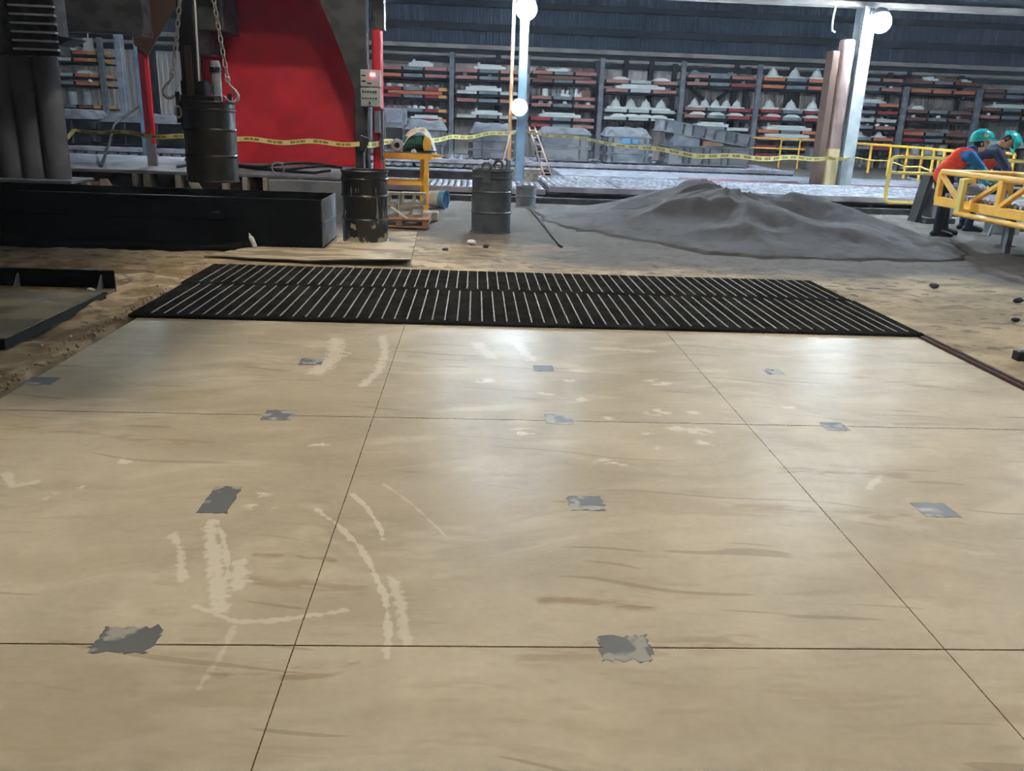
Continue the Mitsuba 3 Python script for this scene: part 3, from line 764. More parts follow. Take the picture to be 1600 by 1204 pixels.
# ------------------------------------------------------------------ railings, far drum
def drum(name, x, y, z, label, m, r=.2925, h=.88, ribs=(.33, .66), open_top=True, lugs=0, dents=False, hd=.0):
    k = thing(name, label, 'barrel')
    prof = [(.0001, .012), (r - .014, .012), (r - .012, 0), (r + .004, 0), (r + .004, .016), (r - .006, .022)]
    for q in ribs:
        zc = q * h
        prof += [(r - .006, zc - .022), (r + .002, zc - .012), (r + .007, zc), (r + .002, zc + .012), (r - .006, zc + .022)]
    if hd:
        prof += [(r - .006, h - hd - .02), (r + .006, h - hd - .01), (r + .006, h - hd + .01), (r - .006, h - hd + .02)]
    prof += [(r - .006, h - .022), (r + .005, h - .012), (r + .006, h - .004), (r + .001, h), (r - .010, h - .002)]
    prof += [(r - .012, h - .02), (r - .016, .03), (.0001, .028)] if open_top else [(r - .012, h - .016), (.0001, h - .016)]
    part(k, 'shell', lathe(prof, 48, (x, y, z)), m, 40)
    if open_top:
        part(k, 'rim', tube([(x + (r + .001) * math.cos(a), y + (r + .001) * math.sin(a), z + h) for a in np.arange(40) * math.pi / 20], .008, 6, True), m)
    for a in ([] if not lugs else [-1.85, 1.25]):
        cx, cy = x + (r + .012) * math.cos(a), y + (r + .012) * math.sin(a)
        t = np.array([-math.sin(a), math.cos(a), 0])
        ring = [np.array([cx, cy, z + h + .055]) + .06 * (math.cos(q) * t + math.sin(q) * np.array([0, 0, 1])) for q in np.arange(16) * math.pi / 8]
        lug = part(k, 'lug', bar(np.array([cx, cy, z + h - .16]), np.array([cx, cy, z + h + .03]), .13, .016, (math.cos(a), math.sin(a), 0)), m, False)
        part(lug, 'eye', tube(ring, .019, 8, True), m)
    return k


drum('oil_drum', 14.0, 35.7, -.01, 'dark blue drum behind the far yellow railing', 'm_darkdrum', open_top=False)


def railing(name, posts, zt, z0, label, rails, m='m_yellow', r=.03):
    k = thing(name, label, 'railing')
    for x, y in posts:
        part(k, 'post', cyl((x, y, z0), (x, y, zt), r, 8), m)
    for z in rails:
        part(k, 'rail', tube([(x, y, z) for x, y in posts], r * .95, 8), m)
    return k


railing('yellow_railing', [(11.3, 36), (12.75, 36), (13.55, 36), (14.5, 36)], 1.18, -.01, 'far straight yellow railing left of the beige pipe', (1.18, .78, .42), 'm_yellow', .035)
solid('low_wall', box(11.0, 15.2, 36.3, 36.5, -.02, .34, .01), 'm_wallplain', 'low pale kerb wall under the far yellow railing', 'kerb', False)
railing('yellow_railing', [(13.25, 30.2), (13.3, 28.8), (13.3, 27.4), (13.2, 26.1), (13.05, 24.9), (12.8, 23.8), (12.6, 22.9), (12.9, 21.9), (13.6, 21.4)], 1.18, .25, 'curved yellow railing around the pit right of the pale column', (1.18,), 'm_yellow', .04)
part('yellow_railing_001', 'wire', tube([(13.25, 30.2, .72), (13.3, 28.5, .68), (13.3, 27.4, .72), (13.2, 26.1, .60), (13.05, 24.9, .66), (12.8, 23.8, .6)], .02, 6), 'm_paleyellow')
k = thing('turntable', 'dark round turntable with a pale rim behind the curved railing', 'turntable')
part(k, 'drum', lathe([(.0001, 0), (2.6, 0), (2.6, .34), (2.5, .4), (.0001, .4)], 40, (16.0, 25.5, -.01)), 'm_black')
part(k, 'rim', tube([(16.0 + 2.62 * math.cos(a), 25.5 + 2.62 * math.sin(a), .24) for a in np.arange(40) * math.pi / 20], .04, 8, True), 'm_steel_mid')
for z in (.05, .22):
    solid('hose', tube([(11.6 + t * 1.5, 21.2 - .5 * math.sin(t * 2.4), .27 + z * .3) for t in np.linspace(0, 1.3, 14)], .05, 8), 'm_black',
          'black hose lying on the deck under the curved railing, ' + ('lower one' if z < .1 else 'upper one'), 'hose')
# pale yellow tube gate
k = thing('tube_gate', 'pale yellow tube gate with rounded corners behind the left worker', 'gate')
gy_, x0, x1, zb, zt, rc = 16.6, 8.10, 10.9, .27, 1.14, .10
loop = []
for cx, cz, a0 in ((x0 + rc, zb + rc, math.pi), (x1 - rc, zb + rc, 1.5 * math.pi), (x1 - rc, zt - rc, 0), (x0 + rc, zt - rc, .5 * math.pi)):
    loop += [(cx + rc * math.cos(a0 + t), gy_, cz + rc * math.sin(a0 + t)) for t in np.linspace(0, math.pi / 2, 6)]
part(k, 'frame', tube(loop, .036, 10, True), 'm_paleyellow')
part(k, 'mid_rail', cyl((x0, gy_, .84), (x1, gy_, .84), .03, 8), 'm_paleyellow')
part(k, 'post', cat(cyl((9.05, gy_, zb), (9.05, gy_, zt), .03, 8), cyl((10.15, gy_, zb), (10.15, gy_, zt), .03, 8)), 'm_paleyellow')
part(k, 'foot', cat(box(9.0, 9.1, gy_ - .05, gy_ + .05, -.02, zb + .02), box(10.1, 10.2, gy_ - .05, gy_ + .05, -.02, zb + .02)), 'm_steel_dark', False)

# ------------------------------------------------------------------ sand heap
sx, sy = np.meshgrid(np.arange(.4, 9.0, .055), np.arange(9.4, 16.9, .055))
PEAK = [(3.87, 14.30, .68, 2.3, 2.8, 3.5), (4.12, 13.75, .62, 2.2, 3.0, 3.2), (4.10, 13.1, .46, 1.9, 2.6, 2.6), (4.02, 12.3, .28, 1.6, 2.2, 1.9), (5.15, 13.75, .53, 2.2, 2.4, 3.2), (5.6, 13.1, .40, 1.8, 1.8, 2.6),
        (3.3, 14.7, .48, 2.0, 2.0, 3.0), (2.5, 14.7, .22, 1.6, 2.0, 2.6), (6.1, 12.8, .24, 1.6, 1.2, 2.2)]
acc = np.zeros_like(sx)
for px, py, ph, rl, rr_, rf in PEAK:
    dx, dy = sx - px, sy - py
    d = np.sqrt((dx / np.where(dx < 0, rl, rr_)) ** 2 + (dy / np.where(dy < 0, rf, 2.3)) ** 2)
    acc += np.exp(70 * ph * np.clip(1 - d, 0, None) ** 1.2) - 1
hz = np.log1p(acc) / 70
q = np.stack([sx, sy, sx * 0], -1)
ang = np.arctan2(sy - 14.0, sx - 4.2)
rad = np.hypot(sx - 4.3, sy - 13.8)


def ridge(p, seed):
    return 1 - np.abs(2 * meshkit.fbm(p, 2, seed) - 1)


gul = ridge(np.stack([ang * 2.6, rad * .55, sx * 0], -1), 21) - .6
lump = ridge(np.stack([sx * .95, sy * .8, sx * 0], -1), 24) - .6
hz += np.clip(hz * 3.2, 0, 1) * (.20 * gul + .22 * lump + .014 * (meshkit.fbm(q * 7, 3, 22) - .5) + .006 * np.sin(ang * 29 + 8 * meshkit.noise(q * 1.2, 4)))
for cx, cy, r, dep in ((5.15, 12.9, .33, .13), (4.75, 13.1, .2, .08), (4.85, 13.75, .26, .09), (4.5, 12.6, .07, .03), (4.75, 12.5, .06, .03), (5.9, 11.7, .10, .04), (6.4, 12.1, .08, .04), (5.3, 11.5, .10, .04), (6.3, 11.6, .1, .03)):
    hz -= dep * np.exp(-((sx - cx) ** 2 + (sy - cy) ** 2) / r ** 2)
hz += .05 * np.clip(1 - hz * 9, 0, 1) * (meshkit.fbm(q * 2.6, 4, 31) - .5)
hz = np.where(hz < .018, -.06, hz - .016)
heap = grid(sx, sy, hz)
heap.update_faces(~(heap.vertices[:, 2][heap.faces] < -.05).all(1))
heap.remove_unreferenced_vertices()
solid('sand_heap', heap, 'm_sand', 'wide heap of fine dark grey casting sand on the floor', 'sand heap', True, kind='stuff')

# ------------------------------------------------------------------ black slatted mat
k = thing('slatted_mat', 'long black slatted mat with thin pale ribs lying across the floor', 'mat')
MX0, MX1, RIB = -2.68, 3.68, 63
for (ya, yb, dx, za) in ((6.49, 7.80, 0.0, 0.0), (7.82, 8.86, -.035, 0.0)):
    x0, x1 = MX0 + dx + .05, MX1 + dx + .01
    part(k, 'front_border', box(x0 - .05, x1, ya, ya + .075, 0, .026, .005), 'm_rubber', False)
    part(k, 'side_border', box(x0 - .05, x0, ya + .075, yb, 0, .026, .005), 'm_rubber', False)
    w = (x1 - x0) / RIB
    slat = mikit.ply(box(.007, w - .007, ya + .077, yb, 0, .024, .004), 'm_rubber', False)
    rib = mikit.ply(box(-.0055, .0055, ya + .06, yb - .01, .002, .0255, .001), 'm_rib', False)
    for i in range(RIB):
        part(k, 'slat', {**slat, 'to_world': T().translate([x0 + i * w, 0, 0])}, None)
        if i:
            part(k, 'rib', {**rib, 'to_world': T().translate([x0 + i * w, 0, 0])}, None)

# ------------------------------------------------------------------ drums near the heap
DRUM2 = drum('oil_drum', -1.40, 10.95, .012, 'black steel drum with dusty foot standing on the worn sheet', 'm_drum_dusty', hd=.10, open_top=True)
part(DRUM2, 'contents', lathe([(.0001, .865), (.12, .868), (.2, .855), (.275, .86)], 24, (-1.40, 10.95, .012)), 'm_flasksand', 30, 'pale sand filling')
drum('oil_drum', .24, 12.43, -.012, 'dark grey steel drum with two lifting eyes left of the sand heap', 'm_darkdrum', lugs=2, hd=.10)
drum('cut_drum', .98, 16.5, -.01, 'short cut-down grey drum behind the drum with lifting eyes', 'm_steel_mid', .20, .36, (.5,))
HB = drum('hanging_drum', -3.06, 10.2, .76, 'glossy black drum hanging from two chain hooks over the black trough', 'm_blackpaint', hd=.085)
part(HB, 'ear', bar((-2.80, 10.16, 1.50), (-2.80, 10.16, 1.735), .05, .014, (0, 1, 0)), 'm_blackpaint', False)
part(HB, 'ear', bar((-3.37, 10.12, 1.40), (-3.37, 10.12, 1.735), .05, .014, (0, 1, 0)), 'm_blackpaint', False)
part(HB, 'shackle', tube([(-3.37 + .035 * math.cos(a), 10.1, 1.52 + .06 * math.sin(a)) for a in np.arange(14) * math.pi / 7], .012, 6, True), 'm_hook')


def chain(a, b, label, n):
    k = thing('lifting_chain', label, 'chain')
    a, b = np.array(a, float), np.array(b, float)
    d = (b - a) / np.linalg.norm(b - a)
    step = np.linalg.norm(b - a) / n
    s1 = np.cross(d, [0, 1, 0])
    s1 /= np.linalg.norm(s1)
    s2 = np.cross(d, s1)
    for i in range(n):
        c = a + d * step * (i + .5)
        s = (s1 + s2) * .707 if i % 2 == 0 else (s1 - s2) * .707
        l, w = step * .5, .021
        pts = [c + d * (l * .5) + w * (math.cos(t) * s + math.sin(t) * d) for t in np.linspace(0, math.pi, 6)] + \
              [c - d * (l * .5) + w * (math.cos(t) * s + math.sin(t) * d) for t in np.linspace(math.pi, 2 * math.pi, 6)]
        part(k, 'link', tube(pts, .0075, 6, True), 'm_chain')
    return k


CH1 = chain((-3.20, 10.2, 3.2), (-3.42, 10.17, 1.90), 'left steel chain holding the hanging drum', 20)
CH2 = chain((-2.98, 10.2, 3.2), (-2.815, 10.17, 1.88), 'right steel chain holding the hanging drum', 20)


def hook(x, z, s, k):
    """open lifting hook hanging from its eye at (x, z), bowed out to side s."""
    c = [(x, z), (x + s * .03, z - .05), (x + s * .075, z - .09), (x + s * .105, z - .14), (x + s * .10, z - .19), (x + s * .065, z - .222), (x + s * .02, z - .218), (x - s * .02, z - .19), (x - s * .055, z - .15)]
    part(k, 'hook', cat(tube([(a, 10.16, b) for a, b in c], [.012, .014, .017, .021, .022, .02, .016, .012, .006], 10),
                        tube([(x + .024 * math.cos(t), 10.16, z + .02 + .026 * math.sin(t)) for t in np.arange(12) * math.pi / 6], .010, 8, True)), 'm_hook', 40, 'open steel hook')


hook(-3.43, 1.885, -1, CH1)
hook(-2.815, 1.865, 1, CH2)
solid('mast', cat(box(-3.70, -3.50, 11.3, 11.5, 1.3, 3.6, .02), box(-3.72, -3.42, 11.3, 11.55, 1.3, 1.9, .02)), 'm_troughblack', 'black vertical mast behind the hanging drum', 'mast', False)
part('mast', 'rust_strip', box(-3.64, -3.55, 11.285, 11.30, 1.5, 2.3), 'm_rustdark', False)
part('mast', 'guide_rod', cyl((-3.455, 11.32, 3.6), (-3.49, 11.32, 1.85), .012, 8), 'm_chain')
part('mast', 'foot', box(-3.74, -3.30, 11.26, 11.6, 1.3, 1.72, .01), 'm_troughblack', False)
k = thing('hydraulic_cylinder', 'slim grey cylinder with a black strap beside the black mast', 'cylinder')
part(k, 'barrel', lathe([(.0001, -.05), (.045, -.05), (.066, .06), (.066, .44), (.05, .50), (.0001, .50)], 20, (-3.40, 11.75, 1.66)), 'm_steel_mid')
part(k, 'bracket', box(-3.56, -3.42, 11.56, 11.74, 1.75, 1.85), 'm_troughblack', False)
part(k, 'strap', lathe([(.064, .36), (.075, .36), (.075, .42), (.064, .42)], 20, (-3.40, 11.75, 1.66)), 'm_black')

# ------------------------------------------------------------------ black trough in front of the machine
k = thing('trough', 'long black open steel trough along the left side', 'trough')
TX0, TX1, TY0, TY1, TZ = -9.0, -1.82, 10.22, 11.25, .575
part(k, 'front_side', cat(box(TX0, TX1, TY0, TY0 + .012, .02, TZ), box(TX0, TX1, TY0 - .012, TY0 + .03, TZ - .016, TZ + .004), box(TX0, TX1, TY0 - .03, TY0, .30, .318)), 'm_troughblack', False)
part(k, 'rear_side', box(TX0, TX1, TY1 - .012, TY1, .02, TZ), 'm_troughblack', False)
part(k, 'end', cat(box(TX1 - .012, TX1, TY0, TY1, .02, TZ), box(TX1 - .02, TX1 + .012, TY0, TY1, .28, .30)), 'm_steel_mid', False, 'grey end plate')
part(k, 'end', box(TX0, TX0 + .012, TY0, TY1, .02, TZ), 'm_troughblack', False)
part(k, 'bottom', box(TX0, TX1, TY0, TY1, .0, .02), 'm_troughblack', False)
part(k, 'foot_rail', box(TX0, -2.75, TY0 - .42, TY0 - .02, -.03, .055, .006), 'm_troughblack', False)
solid('spray_bottle', cat(lathe([(.0001, 0), (.028, 0), (.03, .02), (.03, .12), (.012, .15), (.012, .175), (.0001, .18)], 16)).apply_transform(
    trimesh.transformations.compose_matrix(angles=(-.25, -.42, 0), translate=(-2.58, 10.02, .03))), 'm_offwhite', 'small off-white bottle leaning against the black trough', 'bottle')

# ------------------------------------------------------------------ the moulding machine
BZ = .66
MC = thing('moulding_machine', 'large grey moulding machine with red panel, portal frame and ribbed base', 'machine')
k = part(MC, 'base', box(-9.5, -1.9, 12.95, 16.8, BZ - .05, BZ, .01), 'm_machine', False, 'long grey base plate')
part(k, 'rear_wall', box(-9.5, -1.9, 13.25, 13.3, -.02, BZ - .05), 'm_rustpanel', False, 'rusty recessed wall')
part(k, 'block', box(-3.05, -1.95, 12.80, 13.24, -.02, BZ - .06, .01), 'm_steel_mid', False)
part(k, 'block', box(-4.0, -3.3, 13.08, 13.24, .1, .56), 'm_rustpanel', False)
for x in (-5.02, -4.86, -4.40, -3.72, -3.42, -3.12, -2.60):
    part(k, 'gusset', box(x - .035, x + .035, 12.90, 13.26, -.02, BZ - .05, .004), 'm_gusset', False)
part(k, 'gusset', bar((-4.22, 12.93, BZ - .06), (-4.02, 12.93, .2), .12, .06, (0, 1, 0)), 'm_gusset', False)
for y in (11.45, 12.05, 12.65, 13.3, 13.95):
    part(k, 'side_gusset', prism([(-5.42, -.02), (-5.06, -.02), (-5.10, .08), (-5.34, .54), (-5.42, .54)], y, y + .10, 'xz'), 'm_gusset', False, 'sloped side gusset')
part(k, 'side_wall', box(-5.5, -5.42, 11.3, 14.2, -.02, .50), 'm_rustpanel', False)
solid('cable_bundle', cat(*[tube([(-4.6 + t * 2.4 + .05 * j, 13.5 + .3 * math.sin(t * 5 + j), BZ + .03 + .03 * j + .07 * max(0, math.sin(t * 7 + j * 1.3))) for t in np.linspace(0, 1, 22)], .025, 6) for j in range(3)]),
      'm_black', 'tangled black cables lying on the machine base before the red panel', 'cables')
k = thing('lifting_ring', 'thin steel ring standing on the machine base', 'ring')
part(k, 'ring', tube([(-2.95 + .09 * math.cos(a), 13.05, BZ + .09 + .09 * math.sin(a)) for a in np.arange(16) * math.pi / 8], .012, 6, True), 'm_steel_mid')

k = part(MC, 'red_panel', box(-4.72, -2.02, 15.6, 15.7, BZ, 3.9), 'm_red', False, 'large bright red panel')
part(k, 'frame', box(-2.06, -2.0, 15.5, 15.6, BZ, 3.9), 'm_darkred', False)
part(k, 'frame', box(-4.74, -4.70, 15.5, 15.6, BZ, 3.9), 'm_darkred', False)
k = MC
part(k, 'right_post', box(-1.93, -1.72, 14.0, 14.3, BZ, 4.2, .01), 'm_steel_dark', False)
part(k, 'haunch', prism([(-1.93, 1.95), (-1.73, 1.95), (-1.73, 3.6), (-2.75, 3.6), (-2.42, 3.2), (-2.15, 2.55)], 13.98, 14.25, 'xz'), 'm_steel_dark', False)
part(k, 'side_column', box(-1.70, -1.50, 14.45, 14.75, 2.86, 4.2), 'm_steel_dark', False)
part(k, 'red_column', box(-1.70, -1.56, 14.45, 14.85, -.02, 2.86, .01), 'm_red', False, 'red right-hand column')
lp = part(k, 'left_post', box(-5.215, -5.125, 14.0, 14.06, 1.12, 3.2), 'm_darkred', False, 'slim dark red left post')
part(lp, 'web', box(-5.125, -5.07, 14.0, 14.05, 1.0, 2.75), 'm_red', False, 'bright red edge')
part(lp, 'foot', cat(box(-5.215, -5.125, 14.0, 14.06, BZ, 1.12), box(-5.125, -5.07, 14.0, 14.05, BZ, 1.0)), 'm_machine', False, 'bare grey foot')
part(k, 'left_haunch', prism([(-5.24, 2.45), (-5.05, 2.3), (-4.4, 3.3), (-5.24, 3.3)], 13.95, 14.0, 'xz'), 'm_brown', False, 'dark brown brace')
part(k, 'top_beam', box(-5.3, -1.5, 13.9, 14.4, 3.5, 4.2), 'm_steel_dark', False)
part(k, 'ram_box', cat(box(-4.72, -4.05, 14.5, 15.5, 2.75, 4.0), box(-4.62, -4.3, 14.6, 15.5, 2.4, 2.75)), 'm_steel_dark', False, 'dark ram housing')
k = thing('control_box', 'grey control box with a red display on the right machine post', 'control box')
part(k, 'upper_case', box(-1.80, -1.50, 13.78, 13.96, 1.97, 2.22, .008), 'm_ctrl', False)
part(k, 'lower_case', box(-1.80, -1.50, 13.78, 13.96, 1.68, 1.955, .008), 'm_ctrl', False)
part(k, 'display', box(-1.645, -1.575, 13.765, 13.785, 2.125, 2.165), 'm_darkred', False, 'glowing red display', emitter=RED_LED)
for x, z in ((-1.75, 2.13), (-1.75, 2.05), (-1.66, 2.02)):
    part(k, 'name_plate', box(x - .035, x + .03, 13.772, 13.782, z - .01, z + .01), 'm_ctrldark', False)
for row, zz in ((0, 1.90), (1, 1.80)):
    for i in range(6):
        part(k, 'switch', cyl((-1.765 + .04 * i, 13.79, zz), (-1.765 + .04 * i, 13.76, zz), .013, 8), 'm_ctrldark')
part(k, 'switch', cyl((-1.66, 13.79, 1.73), (-1.66, 13.755, 1.73), .018, 8), 'm_ctrldark')
part(k, 'hanger', box(-1.75, -1.70, 13.95, 14.02, 1.6, 2.3), 'm_steel_dark', False)
k = thing('terminal_box', 'small grey terminal box below the control box', 'terminal box')
part(k, 'case', box(-1.655, -1.565, 14.3, 14.45, 1.28, 1.62, .008), 'm_palegrey', False)
part(k, 'bolt_strip', cat(*[cyl((-1.545, 14.4, z), (-1.545, 14.33, z), .02, 8) for z in np.linspace(.95, 1.6, 7)], box(-1.57, -1.52, 14.4, 14.44, .8, 1.66)), 'm_steel_mid', False)
solid('limit_switch', cat(rot(box(-1.86, -1.70, 13.6, 13.75, 1.02, 1.24, .01), .35, (0, 1, 0), (-1.78, 13.7, 1.1)), box(-1.88, -1.76, 13.66, 13.9, .3, 1.06)), 'm_steel_dark', 'dark tilted switch box on a stem at the right machine post', 'switch box', False)

# machine body at the far left: three fat upright pipes, ribbed louvre box, overhead box
for i, (cx, lab) in enumerate(((-6.57, 'leftmost'), (-6.22, 'second'), (-5.95, 'third'), (-5.65, 'rightmost'))):
    solid('duct_pipe', lathe([(.0001, .585), (.19 - .012 * i, .585), (.19 - .012 * i, 2.13), (.0001, 2.13)], 32, (cx, 11.95 - .05 * (i == 0), 0)), 'm_machine', f'{lab} of the four fat grey upright pipes at the far left', 'pipe')
k = thing('louvre_box', 'dark louvred machine box on top of the fat grey pipes', 'machine box')
part(k, 'body', box(-8.5, -5.24, 11.5, 11.8, 2.13, 3.6, .01), 'm_steel_dark', False)
for i in range(8):
    z = 2.18 + i * .10
    part(k, 'slat', rot(box(-5.78, -5.24, 11.44, 11.52, z, z + .025), .0, (1, 0, 0), (0, 11.48, z)), 'm_steel_mid', False)
part(k, 'bracket', prism([(-5.24, 2.25), (-5.06, 2.34), (-5.24, 2.36)], 11.5, 11.9, 'xz'), 'm_black', False)
k = thing('pipe_stand', 'dark step block carrying the fat grey pipes', 'block')
part(k, 'plinth', box(-9, -5.52, 11.4, 12.4, -.02, .44, .01), 'm_machine', False)
part(k, 'shelf', box(-9, -5.34, 11.6, 12.3, .545, .585, .006), 'm_machine', False)
k = thing('overhead_box', 'dark box beam bridging the machine opening at the top left', 'beam')
part(k, 'beam', box(-9.5, -4.52, 12.45, 12.75, 2.5, 3.9, .01), 'm_steel_dark', False)
part(k, 'hanger_plate', box(-4.75, -4.53, 12.4, 12.8, 2.46, 2.55), 'm_steel_dark', False)
# crane platform above the left of the casting floor, out of the picture; it shades the floor there
k = thing('crane_trolley', 'heavy crane trolley over the left side of the floor, above the picture', 'crane')
part(k, 'platform', box(-6.5, -1.08, 4.15, 8.9, 4.3, 4.6, .02), 'm_steel_dark', False)
part(k, 'winch', box(-3.6, -2.6, 8.9, 10.3, 4.3, 5.0, .05), 'm_steel_dark', False)
solid('slack_cable', tube([(-7.9, 21, 1.55), (-6.9, 17, 1.2), (-6.2, 15, .95), (-5.75, 13.6, .72), (-5.65, 13.3, .67)], .022, 6), 'm_troughblack', 'slack black cable running down to the machine base', 'cable')

# ------------------------------------------------------------------ caution tapes
def tape(pts, w, label, tilt=0.0):
    k = thing('caution_tape', label, 'tape')
    P = np.array(pts, float)
    s = np.r_[0, np.cumsum(np.linalg.norm(np.diff(P, axis=0), axis=1))]
    n = max(int(s[-1] / .12), 8)
    t = np.linspace(0, s[-1], n)
    Q = np.stack([np.interp(t, s, P[:, i]) for i in range(3)], 1)
    Q[:, 2] -= .02 * np.sin(np.linspace(0, 1, n) * math.pi * 9)
    tw = np.interp(t, s, [q[3] if len(q) > 3 else 0 for q in pts])
    d = np.gradient(Q, axis=0)
    d /= np.linalg.norm(d, axis=1, keepdims=True)
    side = np.cross(d, [0, 0, 1])
    up = np.cos(tw)[:, None] * np.array([0, 0, 1]) + np.sin(tw)[:, None] * side
    V, Fc = np.vstack([Q - up * w / 2, Q + up * w / 2]), []
    for i in range(n - 1):
        Fc += [[i, i + 1, n + i + 1], [i, n + i + 1, n + i]]
    part(k, 'band', trimesh.Trimesh(V, Fc, process=False), 'm_tape', True)
    nrm = np.cross(d, up)
    MV, MF = [], []
    u = .1
    while u < s[-1] - .25:
        for v0, v1 in ((u, u + .07), (u + .085, u + .13), (u + .145, u + .22)):
            b = len(MV)
            for v in (v0, v1):
                q = np.array([np.interp(v, t, Q[:, i]) for i in range(3)])
                uu = np.array([np.interp(v, t, up[:, i]) for i in range(3)])
                nn = np.array([np.interp(v, t, nrm[:, i]) for i in range(3)])
                nn = nn if nn[1] < 0 else -nn
                MV += [q - uu * w * .26 + nn * .002, q + uu * w * .26 + nn * .002]
            MF += [[b, b + 2, b + 3], [b, b + 3, b + 1]]
        u += .34
    part(k, 'print', trimesh.Trimesh(np.array(MV), MF, process=False), 'm_tapemark', False, 'dark printed blocks on the tape')
    labels[f'{k}__print']['kind'] = 'stuff'
    return k


tape([(-5.70, 12.6, 1.215, .9), (-5.2, 12.7, 1.19, .8), (-4.30, 12.95, 1.15, .3), (-3.2, 13.3, 1.13, 0), (-1.80, 13.55, 1.125, 0)], .07, 'yellow caution tape strung across in front of the red panel')
part('caution_tape', 'loose_end', trimesh.Trimesh([(-5.70, 12.59, 1.22), (-5.62, 12.59, 1.22), (-5.80, 12.6, 1.04), (-5.86, 12.6, 1.05)], [[0, 1, 2], [0, 2, 3]]), 'm_tape', False)
tape([(-1.75, 13.6, 1.12, 0), (-1.25, 16.2, 1.11, 0), (-.3, 18.7, 1.17, .1), (.95, 20.85, 1.29, .3)], .09, 'yellow caution tape running from the machine post to the blue column')
tape([(1.18, 20.88, 1.30, 1.0), (2.4, 20.0, 1.19, .9), (3.6, 19.0, 1.075, .7), (4.77, 18.6, .97, 0), (6.4, 19.4, .93, 0), (8.62, 21.05, .92, .2)], .105, 'yellow caution tape sagging from the blue column to the beige pipe')
tape([(8.62, 21.06, .92, .3), (9.0, 21.09, .92, .6), (9.25, 21.12, .92, .9)], .10, 'short end of caution tape between the beige pipe and the pale column')

# ------------------------------------------------------------------ yellow work table and what lies on it
k = thing('work_table', 'yellow steel work table with pointed carrying handles at both ends', 'table')
TX, TXe, TYf, TYb, TT = -1.69, -.76, 14.95, 15.65, .96
part(k, 'top', cat(box(TX, TXe, TYf, TYf + .04, TT - .105, TT - .005, .004), box(TX, TXe, TYb - .04, TYb, TT - .105, TT - .005, .004), box(TX, TX + .04, TYf, TYb, TT - .105, TT - .005), box(TXe - .04, TXe, TYf, TYb, TT - .105, TT - .005)), 'm_yellow', False)
part(k, 'work_plate', box(TX - .005, TXe + .005, TYf - .005, TYb + .005, TT - .005, TT + .006), 'm_steel_mid', False, 'grey steel table plate')
for x, s in ((TX, -1), (TXe, 1)):
    part(k, 'handle', cat(*[tube([(x, y, TT - .02), (x + s * .24, TYf + .12, TT - .03), (x, y2, TT - .09)], .014, 8) for y, y2 in ((TYf + .03, TYf + .03), (TYf + .3, TYf + .3))]), 'm_yellow', 30, 'pointed handle')
for x, y in ((TX + .09, TYf + .03), (TXe - .09, TYf + .03), (TX + .02, TYb - .05), (TXe - .2, TYb - .05)):
    part(k, 'leg', box(x - .04, x + .04, y - .03, y + .03, -.02, TT - .1, .004), 'm_yellow', False)
part(k, 'stretcher', box(TX + .1, TXe - .1, TYf + .01, TYf + .05, .42, .475), 'm_yellow', False)
part(k, 'stretcher', box(TX + .1, TXe - .1, TYb - .07, TYb - .03, .42, .475), 'm_yellow', False)
k = thing('motor', 'green electric motor with a yellow guard on the yellow table', 'motor')
part(k, 'body', lathe([(.0001, -.2), (.11, -.2), (.13, -.17), (.13, .14), (.11, .17), (.0001, .17)], 20, (-1.08, 15.30, TT + .145), (1, .15, 0)), 'm_green')
for i in range(7):
    part(k, 'fin', lathe([(.128, -.008), (.142, -.008), (.142, .008), (.128, .008)], 20, (-1.20 + .045 * i, 15.28 + .006 * i, TT + .145), (1, .15, 0)), 'm_green')
gd = lathe([(.0001, -.04), (.095, -.04), (.105, -.02), (.105, .02), (.08, .04), (.0001, .045)], 22, (0, 0, 0), (.3, -.95, 0))
gd.vertices = gd.vertices * [.72, 1, 1.25] + [-.85, 15.12, TT + .14]
part(k, 'guard', gd, 'm_yellow', 30, 'yellow rounded guard')
part(k, 'foot', cat(box(-1.27, -.98, 15.15, 15.42, TT + .006, TT + .03), box(-.98, -.78, 15.06, 15.3, TT + .006, TT + .04)), 'm_black', False)
part(k, 'terminal_box', box(-1.06, -.93, 15.06, 15.2, TT + .12, TT + .27, .02), 'm_green', False)
# crumpled white cloth draped over the motor
gx, gy = np.meshgrid(np.linspace(-1.27, -.70, 44), np.linspace(15.14, 15.62, 28))
rx, ry = (gx + .99) / .27, (gy - 15.38) / .24
bump = meshkit.fbm(np.stack([gx * 8, gy * 8, gx * 0], -1), 3, 5) - .5
cz = TT + .42 - np.where(rx > 0, .36, .22) * (np.clip(np.abs(rx) - .25, 0, 2) / .8) ** 1.7 - .10 * np.clip(np.abs(ry), 0, 2) ** 2 + bump * .10
solid('cloth', grid(gx, gy, cz), 'm_cloth', 'crumpled off-white cloth draped over the green motor', 'cloth', True)
k = thing('coil_reel', 'grey ring shaped reel standing upright on the yellow table', 'reel')
part(k, 'ring', lathe([(.048, -.05), (.09, -.055), (.108, -.03), (.108, .03), (.09, .055), (.048, .05), (.048, -.05)], 28, (-1.36, 15.05, TT + .115), (.1, -1, 0)), 'm_palegrey')
part(k, 'core', lathe([(.0001, -.02), (.047, -.02), (.047, .02), (.0001, .02)], 20, (-1.36, 15.05, TT + .115), (.1, -1, 0)), 'm_black')
solid('rag', lathe([(.0001, 0), (.05, .0), (.045, .03), (.02, .055), (.0001, .06)], 12, (-1.07, 15.0, TT + .006)), 'm_offwhite', 'small white rag lump on the table edge before the motor', 'rag')
